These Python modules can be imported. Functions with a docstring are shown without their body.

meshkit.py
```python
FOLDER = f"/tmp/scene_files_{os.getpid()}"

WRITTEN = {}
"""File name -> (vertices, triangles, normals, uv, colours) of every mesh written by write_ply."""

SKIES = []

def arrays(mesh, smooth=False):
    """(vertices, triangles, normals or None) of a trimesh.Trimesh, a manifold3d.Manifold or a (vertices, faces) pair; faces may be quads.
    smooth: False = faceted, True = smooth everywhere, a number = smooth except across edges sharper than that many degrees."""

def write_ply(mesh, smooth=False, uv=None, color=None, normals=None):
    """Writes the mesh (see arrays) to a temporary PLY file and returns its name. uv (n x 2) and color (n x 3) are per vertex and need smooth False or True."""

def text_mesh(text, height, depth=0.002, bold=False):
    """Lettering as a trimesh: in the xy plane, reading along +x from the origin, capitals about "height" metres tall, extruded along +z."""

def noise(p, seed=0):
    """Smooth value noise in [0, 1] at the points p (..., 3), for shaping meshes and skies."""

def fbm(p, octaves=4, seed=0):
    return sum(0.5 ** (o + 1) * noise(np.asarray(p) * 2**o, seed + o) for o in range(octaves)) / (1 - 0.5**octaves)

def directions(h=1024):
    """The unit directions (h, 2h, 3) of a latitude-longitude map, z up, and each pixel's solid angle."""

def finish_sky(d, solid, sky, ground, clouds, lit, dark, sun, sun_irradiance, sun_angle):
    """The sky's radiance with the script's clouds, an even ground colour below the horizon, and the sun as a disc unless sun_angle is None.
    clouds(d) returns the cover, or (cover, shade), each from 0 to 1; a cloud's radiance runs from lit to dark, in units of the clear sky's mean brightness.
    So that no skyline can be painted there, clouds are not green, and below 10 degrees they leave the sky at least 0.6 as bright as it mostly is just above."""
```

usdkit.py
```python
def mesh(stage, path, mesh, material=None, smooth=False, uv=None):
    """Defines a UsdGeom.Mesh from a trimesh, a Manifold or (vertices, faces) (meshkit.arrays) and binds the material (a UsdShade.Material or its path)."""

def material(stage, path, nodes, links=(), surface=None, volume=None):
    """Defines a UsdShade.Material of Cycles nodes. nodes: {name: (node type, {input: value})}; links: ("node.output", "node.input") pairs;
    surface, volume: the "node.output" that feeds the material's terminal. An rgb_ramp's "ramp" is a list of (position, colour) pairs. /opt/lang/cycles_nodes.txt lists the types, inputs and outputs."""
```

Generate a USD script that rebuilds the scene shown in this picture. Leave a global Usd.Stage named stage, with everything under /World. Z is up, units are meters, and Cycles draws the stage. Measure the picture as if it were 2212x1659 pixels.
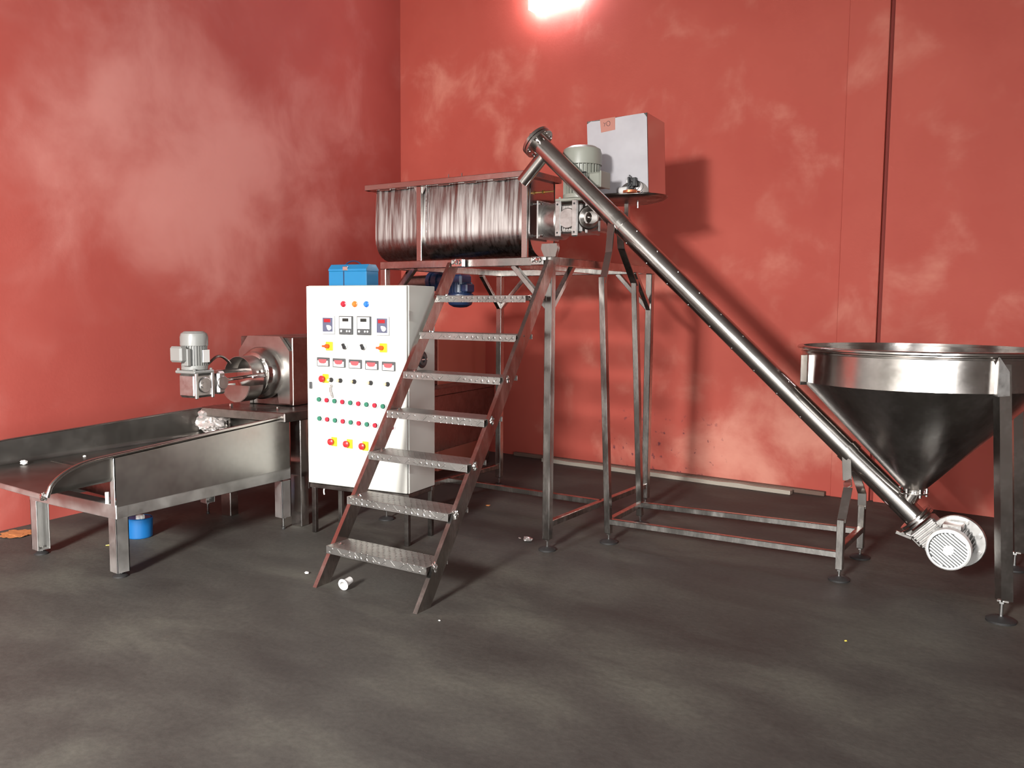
import math, random
import numpy as np
import trimesh
import manifold3d as m3
from shapely.geometry import Polygon
from pxr import Usd, UsdGeom, UsdLux, UsdShade, Sdf, Gf
import usdkit, meshkit

random.seed(7)
rng = np.random.default_rng(7)
PI = math.pi
stage = Usd.Stage.CreateInMemory()
UsdGeom.SetStageUpAxis(stage, 'Z')
UsdGeom.SetStageMetersPerUnit(stage, 1.0)
UsdGeom.Xform.Define(stage, '/World')
UsdGeom.Scope.Define(stage, '/World/Looks')

# ------------------------------------------------------------------ camera
cam = UsdGeom.Camera.Define(stage, '/World/camera')
cam.CreateHorizontalApertureAttr(36.0)
cam.CreateVerticalApertureAttr(27.0)
cam.CreateFocalLengthAttr(29.989)
cam.CreateClippingRangeAttr((0.05, 200.0))
cam.CreateExposureAttr(0.0)
cam.AddTransformOp().Set(Gf.Matrix4d(0.8104, 0.5858, 0.0076, 0, -0.0581, 0.0674, 0.9960, 0,
                                     0.5830, -0.8076, 0.0887, 0, 6.6254, -7.0490, 1.5, 1).GetOrthonormalized())

# ------------------------------------------------------------------ light
def rect_light(name, loc, target, w, h, power, color):
    l = UsdLux.RectLight.Define(stage, '/World/' + name)
    l.CreateWidthAttr(w); l.CreateHeightAttr(h); l.CreateIntensityAttr(power); l.CreateColorAttr(Gf.Vec3f(*color))
    m = Gf.Matrix4d().SetLookAt(Gf.Vec3d(*loc), Gf.Vec3d(*target), Gf.Vec3d(0, 0, 1)).GetInverse()
    l.AddTransformOp().Set(m)
    return l
# daylight through the high window opening in the front wall, plus added fill lights in made-up openings beside it and at right
rect_light('window_daylight', (5.4, -11.45, 3.05), (5.4 - 0.50, -11.45 + 0.21, 3.05 - 0.84), 1.15, 1.15, 690.0, (1.0, 0.985, 0.95))
rect_light('added_front_fill', (7.1, -11.45, 1.5), (7.1, 0, 0.6), 2.0, 2.8, 1.5, (1.0, 0.98, 0.95))  # added dim fill light, set in an invented front opening
rect_light('added_side_fill', (9.6, -8.9, 1.25), (3, -7.5, 1.0), 2.6, 2.2, 21.0, (1.0, 0.98, 0.96))  # added neutral fill from the right, mainly for the cabinet side
dome = UsdLux.DomeLight.Define(stage, '/World/sky')
dome.CreateIntensityAttr(1.0); dome.CreateColorAttr(Gf.Vec3f(0.9, 0.95, 1.0))

# ------------------------------------------------------------------ materials
LK = '/World/Looks/'
def mat(name, nodes, links, surface='p.BSDF'):
    return usdkit.material(stage, LK + name, nodes, links, surface=surface)
def plain(name, color, rough=0.5, metal=0.0, **kw):
    return mat(name, {'p': ('principled_bsdf', dict(base_color=color, roughness=rough, metallic=metal, **kw))}, [])
def steel(name, color, r0, r1, scale=(3, 3, 3), tangent=None, aniso=0.0, bump=0.0, dirt=0.0):
    """brushed or rolled stainless steel: roughness and tone vary along streaks; scale stretches the streaks"""
    n = {'g': ('geometry', {}), 'm': ('mapping', {'scale': scale}),
         'n': ('noise_texture', {'scale': 1.0, 'detail': 4.0, 'roughness': 0.6}),
         'r': ('map_range', {'from_min': 0.3, 'from_max': 0.7, 'to_min': r0, 'to_max': r1, 'clamp': True}),
         'c': ('rgb_ramp', {'ramp': [(0.25, tuple(np.array(color) * (0.86 - dirt))), (0.75, tuple(np.array(color) * 1.08))]}),
         'p': ('principled_bsdf', {'metallic': 1.0, 'anisotropic': aniso})}
    l = [('g.position', 'm.vector'), ('m.vector', 'n.vector'), ('n.fac', 'r.value'), ('r.result', 'p.roughness'), ('n.fac', 'c.fac'), ('c.color', 'p.base_color')]
    if tangent is not None:
        n['t'] = ('combine_xyz', {'x': tangent[0], 'y': tangent[1], 'z': tangent[2]})
        l.append(('t.vector', 'p.tangent'))
    if bump:
        n['b'] = ('bump', {'strength': bump, 'distance': 0.004})
        n['n2'] = ('noise_texture', {'scale': 5.0, 'detail': 2.0})
        l += [('g.position', 'n2.vector'), ('n2.fac', 'b.height'), ('b.normal', 'p.normal')]
    return mat(name, n, l)
STEEL = (0.60, 0.56, 0.53)
M = {}
M['steel'] = steel('stainless_steel', (0.54, 0.51, 0.485), 0.13, 0.27, (4, 4, 4))
M['steel_tube'] = steel('stainless_tube', (0.56, 0.53, 0.505), 0.14, 0.23, (3, 3, 3))
M['steel_barrel'] = steel('brushed_barrel_steel', (0.29, 0.275, 0.265), 0.14, 0.50, (30, 30, 1.1), tangent=(1, 0.06, 0), aniso=0.85, bump=0.12)
M['steel_dark'] = steel('stained_steel', (0.24, 0.22, 0.205), 0.22, 0.40, (5, 5, 5), dirt=0.15)
M['steel_dull'] = steel('dull_grey_steel', (0.55, 0.54, 0.52), 0.42, 0.60, (6, 6, 6), dirt=0.1)
M['steel_sheet'] = steel('sheet_steel', (0.43, 0.415, 0.395), 0.24, 0.40, (2, 2, 2), bump=0.06)
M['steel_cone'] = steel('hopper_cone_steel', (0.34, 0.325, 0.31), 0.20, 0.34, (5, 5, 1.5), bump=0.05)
M['steel_mirror'] = steel('mirror_steel', (0.66, 0.62, 0.61), 0.10, 0.18, (2, 2, 2))
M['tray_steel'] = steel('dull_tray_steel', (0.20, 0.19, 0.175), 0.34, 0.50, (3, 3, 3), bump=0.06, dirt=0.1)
M['weld'] = steel('weld_bead_steel', (0.75, 0.73, 0.71), 0.12, 0.24, (90, 90, 90), bump=0.3)
M['rail'] = steel('frame_tube_steel', (0.50, 0.475, 0.45), 0.13, 0.32, (9, 9, 3), dirt=0.15)
M['checker'] = mat('checker_plate', {
    'g': ('geometry', {}), 'm': ('mapping', {'scale': (1, 1, 1), 'rotation': (0.0, 0.0, 0.785)}),
    'v': ('voronoi_texture', {'scale': 34.0, 'randomness': 0.15, 'metric': 'manhattan'}),
    'r': ('map_range', {'from_min': 0.15, 'from_max': 0.45, 'to_min': 1.0, 'to_max': 0.0, 'clamp': True}),
    'b': ('bump', {'strength': 0.8, 'distance': 0.004}),
    'n': ('noise_texture', {'scale': 7.0, 'detail': 5.0}),
    'c': ('rgb_ramp', {'ramp': [(0.3, (0.26, 0.25, 0.235)), (0.7, (0.40, 0.385, 0.37))]}),
    'p': ('principled_bsdf', {'metallic': 0.85, 'roughness': 0.38})},
    [('g.position', 'm.vector'), ('m.vector', 'v.vector'), ('v.distance', 'r.value'), ('r.result', 'b.height'), ('b.normal', 'p.normal'),
     ('g.position', 'n.vector'), ('n.fac', 'c.fac'), ('c.color', 'p.base_color')])
M['cabinet'] = mat('cabinet_paint', {
    'g': ('geometry', {}), 'n': ('noise_texture', {'scale': 160.0, 'detail': 2.0}), 'b': ('bump', {'strength': 0.08, 'distance': 0.001}),
    'p': ('principled_bsdf', {'base_color': (0.50, 0.495, 0.46), 'roughness': 0.42})},
    [('g.position', 'n.vector'), ('n.fac', 'b.height'), ('b.normal', 'p.normal')])
M['motor_grey'] = plain('motor_grey_paint', (0.24, 0.245, 0.21), 0.38)
M['motor_light'] = plain('motor_light_grey_paint', (0.20, 0.20, 0.19), 0.36)
M['alu'] = steel('cast_aluminium', (0.50, 0.485, 0.47), 0.34, 0.46, (30, 30, 30))
M['white_motor'] = plain('white_fan_cover_paint', (0.74, 0.75, 0.73), 0.4)
M['black'] = plain('black_plastic', (0.018, 0.018, 0.02), 0.42)
M['rubber'] = plain('black_rubber', (0.014, 0.013, 0.013), 0.65)
M['darkgrey'] = plain('dark_grey_plastic', (0.07, 0.072, 0.075), 0.45)
M['meter_grey'] = plain('meter_grey_plastic', (0.42, 0.43, 0.43), 0.4)
M['meter_slate'] = plain('meter_slate_plastic', (0.09, 0.095, 0.15), 0.4)
M['clear_bezel'] = plain('pale_bezel_plastic', (0.55, 0.56, 0.57), 0.25)
M['lcd'] = plain('dark_display', (0.022, 0.022, 0.02), 0.2)
M['red_led'] = plain('red_display', (0.30, 0.015, 0.02), 0.25, emission_color=(0.6, 0.02, 0.03), emission_strength=0.12)
M['red_dim'] = plain('pale_red_display', (0.36, 0.09, 0.10), 0.3)
M['white_pl'] = plain('white_plastic', (0.60, 0.59, 0.575), 0.4)
M['red'] = plain('red_plastic', (0.55, 0.02, 0.025), 0.35)
M['orange_red'] = plain('orange_red_plastic', (0.70, 0.07, 0.01), 0.35)
M['yellow'] = plain('yellow_plastic', (0.82, 0.55, 0.02), 0.4)
M['green'] = plain('green_plastic', (0.03, 0.16, 0.10), 0.3)
M['crimson'] = plain('red_lens', (0.45, 0.02, 0.04), 0.25)
M['orange'] = plain('orange_lens', (0.70, 0.17, 0.03), 0.25)
M['blue_lens'] = plain('blue_lens', (0.03, 0.17, 0.62), 0.25)
M['cream'] = plain('cream_plastic', (0.80, 0.62, 0.33), 0.4)
M['chrome'] = steel('chrome', (0.78, 0.77, 0.76), 0.08, 0.14)
M['toolbox'] = plain('toolbox_blue_paint', (0.010, 0.15, 0.32), 0.35)
M['bucket'] = plain('bucket_blue_plastic', (0.006, 0.10, 0.29), 0.4)
M['motor_blue'] = plain('dark_blue_motor_paint', (0.012, 0.024, 0.065), 0.38)
M['brass'] = plain('brass', (0.75, 0.50, 0.18), 0.3, 1.0)
M['film'] = mat('protective_film', {
    'g': ('geometry', {}), 'n': ('noise_texture', {'scale': 5.0, 'detail': 5.0}),
    'c': ('rgb_ramp', {'ramp': [(0.3, (0.32, 0.305, 0.325)), (0.7, (0.39, 0.375, 0.395))]}),
    'p': ('principled_bsdf', {'roughness': 0.5})}, [('g.position', 'n.vector'), ('n.fac', 'c.fac'), ('c.color', 'p.base_color')])
M['tape'] = plain('pink_brown_tape', (0.36, 0.15, 0.115), 0.4)
M['ink'] = plain('dark_ink', (0.03, 0.015, 0.02), 0.5)
M['copper'] = plain('copper_orange', (0.55, 0.16, 0.07), 0.4, 0.6)
M['wood'] = plain('pale_cement_strip', (0.34, 0.30, 0.25), 0.8)
M['brown'] = plain('brown_cement', (0.14, 0.085, 0.065), 0.85)
M['paper'] = plain('crumpled_white_plastic', (0.72, 0.70, 0.68), 0.35)
M['foil'] = plain('crumpled_clear_foil', (0.62, 0.58, 0.56), 0.18, 0.6)
M['straw'] = plain('yellow_straw', (0.70, 0.55, 0.08), 0.5)
M['orange_scrap'] = plain('orange_dust', (0.42, 0.16, 0.05), 0.8)
M['lamp'] = mat('lamp_diffuser', {'e': ('emission', {'color': (0.95, 0.93, 1.0), 'strength': 48.0})}, [], 'e.emission')

def wall_material(name, lo, hi, chalk, scale, blobs=(), spots=None, off=(0, 0, 0), rad=(0.45, 0.75), top=0.6):
    """red distemper: uneven coats, washed chalky patches, some carrying painted-in light (blobs: axis, centre, z, half-widths, weight) and a patch of dark splashes (spots: x0, x1, z1)"""
    n = {'g': ('geometry', {}), 'o': ('mapping', {'location': off}), 's': ('separate_xyz', {}),
         'n1': ('noise_texture', {'scale': scale, 'detail': 5.0, 'roughness': 0.55, 'distortion': 0.2}),
         'c1': ('rgb_ramp', {'ramp': [(0.30, lo), (0.70, hi)]}),
         'n2': ('noise_texture', {'scale': scale * 2.2, 'detail': 5.0, 'roughness': 0.55, 'distortion': 0.3}),
         'r2': ('map_range', {'range_type': 'smoothstep', 'from_min': rad[0], 'from_max': rad[1], 'to_min': 0.0, 'to_max': top, 'clamp': True}),
         'mx': ('mix_color', {'b': chalk}),
         'n3': ('noise_texture', {'scale': 45.0, 'detail': 3.0}), 'b': ('bump', {'strength': 0.12, 'distance': 0.004}),
         'p': ('principled_bsdf', {'roughness': 0.7, 'specular_ior_level': 0.25})}
    l = [('g.position', 'o.vector'), ('g.position', 's.vector'), ('o.vector', 'n1.vector'), ('n1.fac', 'c1.fac'), ('o.vector', 'n2.vector'), ('r2.result', 'mx.fac'),
         ('c1.color', 'mx.a'), ('g.position', 'n3.vector'), ('n3.fac', 'b.height'), ('b.normal', 'p.normal')]
    out = 'n2.fac'
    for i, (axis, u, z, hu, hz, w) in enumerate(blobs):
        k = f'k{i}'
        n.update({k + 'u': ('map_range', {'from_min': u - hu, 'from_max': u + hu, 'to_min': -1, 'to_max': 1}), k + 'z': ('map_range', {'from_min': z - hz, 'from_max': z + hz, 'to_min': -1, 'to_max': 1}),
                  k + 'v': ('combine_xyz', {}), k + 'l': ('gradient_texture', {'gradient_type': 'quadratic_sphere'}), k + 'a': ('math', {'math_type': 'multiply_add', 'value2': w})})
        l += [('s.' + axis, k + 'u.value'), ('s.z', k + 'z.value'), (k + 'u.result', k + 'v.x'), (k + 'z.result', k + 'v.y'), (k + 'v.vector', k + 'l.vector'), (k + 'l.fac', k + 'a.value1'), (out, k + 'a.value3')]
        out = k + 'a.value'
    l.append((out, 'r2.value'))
    if spots:
        x0, x1, z1 = spots
        n.update({'sx': ('map_range', {'from_min': x0, 'from_max': x0 + 0.25, 'to_min': 0, 'to_max': 1, 'clamp': True}),
                  'sx2': ('map_range', {'from_min': x1 - 0.25, 'from_max': x1, 'to_min': 1, 'to_max': 0, 'clamp': True}),
                  'sz': ('map_range', {'from_min': z1 - 0.2, 'from_max': z1, 'to_min': 1, 'to_max': 0, 'clamp': True}),
                  'a': ('math', {'math_type': 'multiply'}), 'a2': ('math', {'math_type': 'multiply'}), 'a3': ('math', {'math_type': 'multiply'}),
                  'n4': ('noise_texture', {'scale': 17.0, 'detail': 2.0}),
                  'r4': ('map_range', {'from_min': 0.63, 'from_max': 0.70, 'to_min': 0, 'to_max': 0.85, 'clamp': True}),
                  'm4': ('mix_color', {'b': (0.12, 0.035, 0.05)})})
        l += [('s.x', 'sx.value'), ('s.x', 'sx2.value'), ('s.z', 'sz.value'), ('sx.result', 'a.value1'), ('sx2.result', 'a.value2'),
              ('a.value', 'a2.value1'), ('sz.result', 'a2.value2'), ('g.position', 'n4.vector'), ('n4.fac', 'r4.value'), ('r4.result', 'a3.value1'), ('a2.value', 'a3.value2'),
              ('a3.value', 'm4.fac'), ('mx.result', 'm4.a'), ('m4.result', 'p.base_color')]
    else:
        l.append(('mx.result', 'p.base_color'))
    return mat(name, n, l)
M['wall'] = wall_material('red_wall_paint', (0.37, 0.063, 0.046), (0.44, 0.092, 0.067), (0.66, 0.30, 0.225), 0.7,
    [('x', 3.9, 0.35, 1.9, 1.2, 0.34), ('x', 5.5, 1.4, 0.9, 1.0, 0.14), ('x', 1.7, 3.2, 1.6, 1.8, 0.12)], spots=(2.5, 3.9, 0.62), off=(3.1, 0, 1.7), rad=(0.52, 0.86), top=0.75)  # blobs: chalk wash, plus low-wall brightness and lamp glow put into the colour
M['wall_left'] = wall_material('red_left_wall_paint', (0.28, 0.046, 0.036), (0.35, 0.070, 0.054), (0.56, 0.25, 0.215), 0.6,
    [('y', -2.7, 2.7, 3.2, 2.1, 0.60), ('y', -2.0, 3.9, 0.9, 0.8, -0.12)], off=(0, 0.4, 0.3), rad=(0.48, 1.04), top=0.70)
M['plaster'] = plain('grey_plaster', (0.22, 0.21, 0.195), 0.8)
M['added_door_grey'] = plain('added_door_paint', (0.085, 0.075, 0.07), 0.6)  # for the added unseen door
M['reflection_red'] = plain('reflected_red_housing', (0.42, 0.125, 0.085), 0.5)  # plain colour standing in for steel that reflects the lit red wall
M['groove'] = plain('dark_red_joint', (0.20, 0.025, 0.018), 0.8)
M['ceiling'] = plain('grey_roof_sheet', (0.20, 0.19, 0.18), 0.6)
M['floor'] = mat('cement_floor', {
    'g': ('geometry', {}), 'm': ('mapping', {'scale': (1, 1.9, 1), 'rotation': (0, 0, 0.62)}),
    'n1': ('noise_texture', {'scale': 1.1, 'detail': 8.0, 'roughness': 0.58, 'distortion': 0.3}),
    'c1': ('rgb_ramp', {'ramp': [(0.30, (0.036, 0.032, 0.029)), (0.50, (0.056, 0.051, 0.045)), (0.70, (0.090, 0.085, 0.071))]}),
    'n2': ('noise_texture', {'scale': 38.0, 'detail': 4.0}), 'c2': ('rgb_ramp', {'ramp': [(0.3, (0.86, 0.86, 0.86)), (0.7, (1.08, 1.08, 1.08))]}),
    'mu': ('mix_color', {'blend_type': 'multiply', 'fac': 1.0, 'use_clamp': False}),
    'r': ('map_range', {'from_min': 0.3, 'from_max': 0.7, 'to_min': 0.60, 'to_max': 0.75, 'clamp': True}),
    'b': ('bump', {'strength': 0.25, 'distance': 0.004}),
    'p': ('principled_bsdf', {'specular_ior_level': 0.3})},
    [('g.position', 'm.vector'), ('m.vector', 'n1.vector'), ('n1.fac', 'c1.fac'), ('g.position', 'n2.vector'), ('n2.fac', 'c2.fac'), ('c1.color', 'mu.a'), ('c2.color', 'mu.b'),
     ('mu.result', 'p.base_color'), ('n1.fac', 'r.value'), ('r.result', 'p.roughness'), ('n2.fac', 'b.height'), ('b.normal', 'p.normal')])

# ------------------------------------------------------------------ mesh helpers
def V(*a): return np.array(a, float)
def unit(v): v = np.asarray(v, float); return v / np.linalg.norm(v)
def cat(*ms):
    out = []
    for m in ms: out += list(m) if isinstance(m, (list, tuple)) else [m]
    return trimesh.util.concatenate(out)
def box(x0, x1, y0, y1, z0, z1, b=0.0):
    if b <= 0:
        m = trimesh.creation.box([x1 - x0, y1 - y0, z1 - z0]); m.apply_translation([(x0 + x1) / 2, (y0 + y1) / 2, (z0 + z1) / 2]); return m
    b = min(b, (x1 - x0) / 2.01, (y1 - y0) / 2.01, (z1 - z0) / 2.01)
    p = []
    for x, sx in ((x0, 1), (x1, -1)):
        for y, sy in ((y0, 1), (y1, -1)):
            for z, sz in ((z0, 1), (z1, -1)):
                p += [(x, y + sy * b, z + sz * b), (x + sx * b, y, z + sz * b), (x + sx * b, y + sy * b, z)]
    return trimesh.convex.convex_hull(np.array(p))
def frame(p0, p1, up=(0, 0, 1)):
    """4x4 whose z runs from p0 to p1, x horizontal-ish"""
    p0, p1 = V(*p0), V(*p1); z = unit(p1 - p0); x = np.cross(up, z)
    if np.linalg.norm(x) < 1e-5: x = np.cross((0, 1, 0), z)
    x = unit(x); y = np.cross(z, x)
    T = np.eye(4); T[:3, 0], T[:3, 1], T[:3, 2], T[:3, 3] = x, y, z, p0
    return T
def bar(p0, p1, w, h, up=(0, 0, 1), b=0.003):
    """rectangular bar from p0 to p1; w across (horizontal), h along up"""
    L = np.linalg.norm(V(*p1) - V(*p0)); m = box(-w / 2, w / 2, -h / 2, h / 2, 0, L, b); m.apply_transform(frame(p0, p1, up)); return m
def angle_bar(p0, p1, w, t, rot, up=(0, 0, 1)):
    """L-profile from p0 to p1 with its outer corner on the line; rot turns it about its length"""
    L = np.linalg.norm(V(*p1) - V(*p0)); m = cat(box(0, w, 0, t, 0, L, 0.001), box(0, t, 0, w, 0, L, 0.001))
    m.apply_transform(trimesh.transformations.rotation_matrix(rot, [0, 0, 1])); m.apply_transform(frame(p0, p1, up)); return m
def lathe(profile, p0=(0, 0, 0), axis=(0, 0, 1), n=40):
    """profile: (radius, height) pairs, turned about axis through p0"""
    pts = np.array(profile, float); a = np.linspace(0, 2 * PI, n, endpoint=False)
    v = np.stack([pts[:, None, 0] * np.cos(a), pts[:, None, 0] * np.sin(a), np.repeat(pts[:, 1:], n, 1)], -1).reshape(-1, 3)
    f = []
    k = len(pts)
    for i in range(k - 1):
        for j in range(n):
            q = (j + 1) % n; A, B, C, D = i * n + j, i * n + q, (i + 1) * n + q, (i + 1) * n + j
            f += [(A, B, C), (A, C, D)]
    m = trimesh.Trimesh(v, f, process=True); m.update_faces(m.nondegenerate_faces()); m.fix_normals()
    m.apply_transform(frame(p0, V(*p0) + V(*axis)))
    return m
def cyl(p0, p1, r, r2=None, n=24, bev=0.0):
    L = np.linalg.norm(V(*p1) - V(*p0)); r2 = r if r2 is None else r2
    if bev: prof = [(0, 0), (r - bev, 0), (r, bev), (r2, L - bev), (r2 - bev, L), (0, L)]
    else: prof = [(0, 0), (r, 0), (r2, L), (0, L)]
    return lathe(prof, p0, V(*p1) - V(*p0), n)
def ring(p0, axis, ri, ro, t, n=40):
    return lathe([(ri, 0), (ro, 0), (ro, t), (ri, t), (ri, 0)], p0, axis, n)
def tube(path, r, n=10):
    p = np.array(path, float); t = np.gradient(p, axis=0); t /= np.linalg.norm(t, axis=1, keepdims=True)
    a = np.cross(t, (0.31, 0.17, 0.93)); a /= np.linalg.norm(a, axis=1, keepdims=True); b = np.cross(t, a)
    g = np.arange(n) * 2 * PI / n
    v = (p[:, None] + r * (np.cos(g)[None, :, None] * a[:, None] + np.sin(g)[None, :, None] * b[:, None])).reshape(-1, 3)
    f = []
    for i in range(len(p) - 1):
        for j in range(n):
            q = (j + 1) % n; A, B, C, D = i * n + j, i * n + q, (i + 1) * n + q, (i + 1) * n + j
            f += [(A, B, C), (A, C, D)]
    v = np.vstack([v, p[:1], p[-1:]]); c0, c1 = len(v) - 2, len(v) - 1; e = (len(p) - 1) * n
    for j in range(n): f += [(c0, (j + 1) % n, j), (c1, e + j, e + (j + 1) % n)]
    return trimesh.Trimesh(v, f, process=False)
def spline(pts, k=24):
    from scipy.interpolate import CubicSpline
    p = np.array(pts, float); s = np.r_[0, np.cumsum(np.linalg.norm(np.diff(p, axis=0), axis=1))]
    return CubicSpline(s, p)(np.linspace(0, s[-1], k))
def prism(poly, axis, a0, a1):
    """polygon extruded along axis 'x' (poly in y,z), 'y' (poly in x,z) or 'z' (poly in x,y) from a0 to a1"""
    m = trimesh.creation.extrude_polygon(Polygon(poly) if not isinstance(poly, Polygon) else poly, a1 - a0, engine='earcut')
    v = np.array(m.vertices); h = v[:, 2] + a0
    m.vertices = {'x': np.c_[h, v[:, 0], v[:, 1]], 'y': np.c_[v[:, 0], h, v[:, 1]], 'z': np.c_[v[:, 0], v[:, 1], h]}[axis]
    m.fix_normals(); return m
def sheet(grid, t):
    """a curved sheet: grid (n,m,3) of points, thickened by t along its normals"""
    g = np.array(grid, float); n, m = g.shape[:2]
    du = np.gradient(g, axis=0); dv = np.gradient(g, axis=1); nr = np.cross(du, dv); nr /= np.linalg.norm(nr, axis=2, keepdims=True) + 1e-9
    v = np.vstack([g.reshape(-1, 3), (g - nr * t).reshape(-1, 3)]); k = n * m; f = []
    for i in range(n - 1):
        for j in range(m - 1):
            a, b, c, d = i * m + j, (i + 1) * m + j, (i + 1) * m + j + 1, i * m + j + 1
            f += [(a, b, c), (a, c, d), (k + a, k + c, k + b), (k + a, k + d, k + c)]
    rim = [i * m for i in range(n)] + [(n - 1) * m + j for j in range(1, m)] + [i * m + m - 1 for i in range(n - 2, -1, -1)] + [j for j in range(m - 2, 0, -1)]
    for a, b in zip(rim, rim[1:] + rim[:1]): f += [(a, k + b, b), (a, k + a, k + b)]
    o = trimesh.Trimesh(v, f, process=False); o.fix_normals(); return o
def crumple(r, seed, flat=0.5, sub=2, amp=0.6):
    m = trimesh.creation.icosphere(sub, 1.0); v = np.array(m.vertices)
    k = 1 + amp * (meshkit.fbm(v * 2.3 + seed * 3.7, 3, seed) - 0.5) * 2
    v = v * k[:, None] * r * np.array([1, 0.8, flat]); v[:, 2] -= v[:, 2].min(); return trimesh.Trimesh(v, m.faces, process=False)

# ------------------------------------------------------------------ scene-tree helpers
used = {}
def numbered(parent, name):
    k = used.setdefault(parent, {}); i = k.get(name, -1) + 1; k[name] = i
    return name if i == 0 else f'{name}_{i:03d}'
class Thing:
    """an Xform at the thing's base; parts are given in its local frame, or in world coordinates with world=True"""
    def __init__(s, name, label, category, loc=(0, 0, 0), rz=0.0, group=None, kind=None):
        s.loc, s.rz = V(*loc), rz
        s.path = '/World/' + numbered('/World', name)
        x = UsdGeom.Xform.Define(stage, s.path); x.AddTranslateOp().Set(Gf.Vec3d(*map(float, loc)))
        if rz: x.AddRotateZOp().Set(math.degrees(rz))
        s.prim = x.GetPrim(); tag(s.prim, label, category, group, kind)
        c, n = math.cos(rz), math.sin(rz); s.T = np.eye(4); s.T[:2, :2] = [[c, -n], [n, c]]; s.T[:3, 3] = s.loc; s.I = np.linalg.inv(s.T)
    def add(s, name, mesh, material, parent=None, world=False, smooth=30, label=None, kind=None):
        base = parent if parent else s.path
        if isinstance(mesh, (list, tuple)): mesh = cat(*mesh)
        mesh = mesh.copy()
        if world: mesh.apply_transform(s.I)
        p = base + '/' + numbered(base, name)
        pr = usdkit.mesh(stage, p, mesh, M[material], smooth=smooth).GetPrim()
        if label: pr.SetCustomDataByKey('label', label)
        if kind: pr.SetCustomDataByKey('kind', kind)
        return p
def tag(prim, label=None, category=None, group=None, kind=None):
    for k, v in (('label', label), ('category', category), ('group', group), ('kind', kind)):
        if v: prim.SetCustomDataByKey(k, v)
def single(name, mesh, material, label=None, category=None, group=None, kind=None, smooth=30, base=None):
    """a thing that is one mesh, its pivot at base"""
    mesh = mesh.copy(); b = V(*base) if base is not None else V(*mesh.bounds.mean(0)[:2], mesh.bounds[0][2])
    mesh.apply_translation(-b); p = '/World/' + numbered('/World', name)
    g = usdkit.mesh(stage, p, mesh, M[material], smooth=smooth); g.AddTranslateOp().Set(Gf.Vec3d(*map(float, b))); tag(g.GetPrim(), label, category, group, kind); return p
def structure(name, mesh, material, label):
    return single(name, mesh, material, label, None, None, 'structure', smooth=False, base=(0, 0, 0))
def foot(t, p, ztop, r=0.05, h=0.018, world=True, bolt=0.008):
    """adjustable foot: black pad on the floor, threaded bolt up to ztop"""
    x, y = p
    f = t.add('foot_pad', lathe([(0, 0), (r, 0), (r, h * 0.5), (r * 0.72, h), (0.016, h + 0.006), (0, h + 0.006)], (x, y, 0), n=28), 'rubber', world=world, label='black rubber foot pad')
    t.add('foot_bolt', cat(cyl((x, y, h * 0.6), (x, y, ztop + 0.01), bolt, n=12), cyl((x, y, ztop - 0.014), (x, y, ztop), bolt * 1.9, n=6)), 'chrome', parent=f, world=world)

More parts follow.
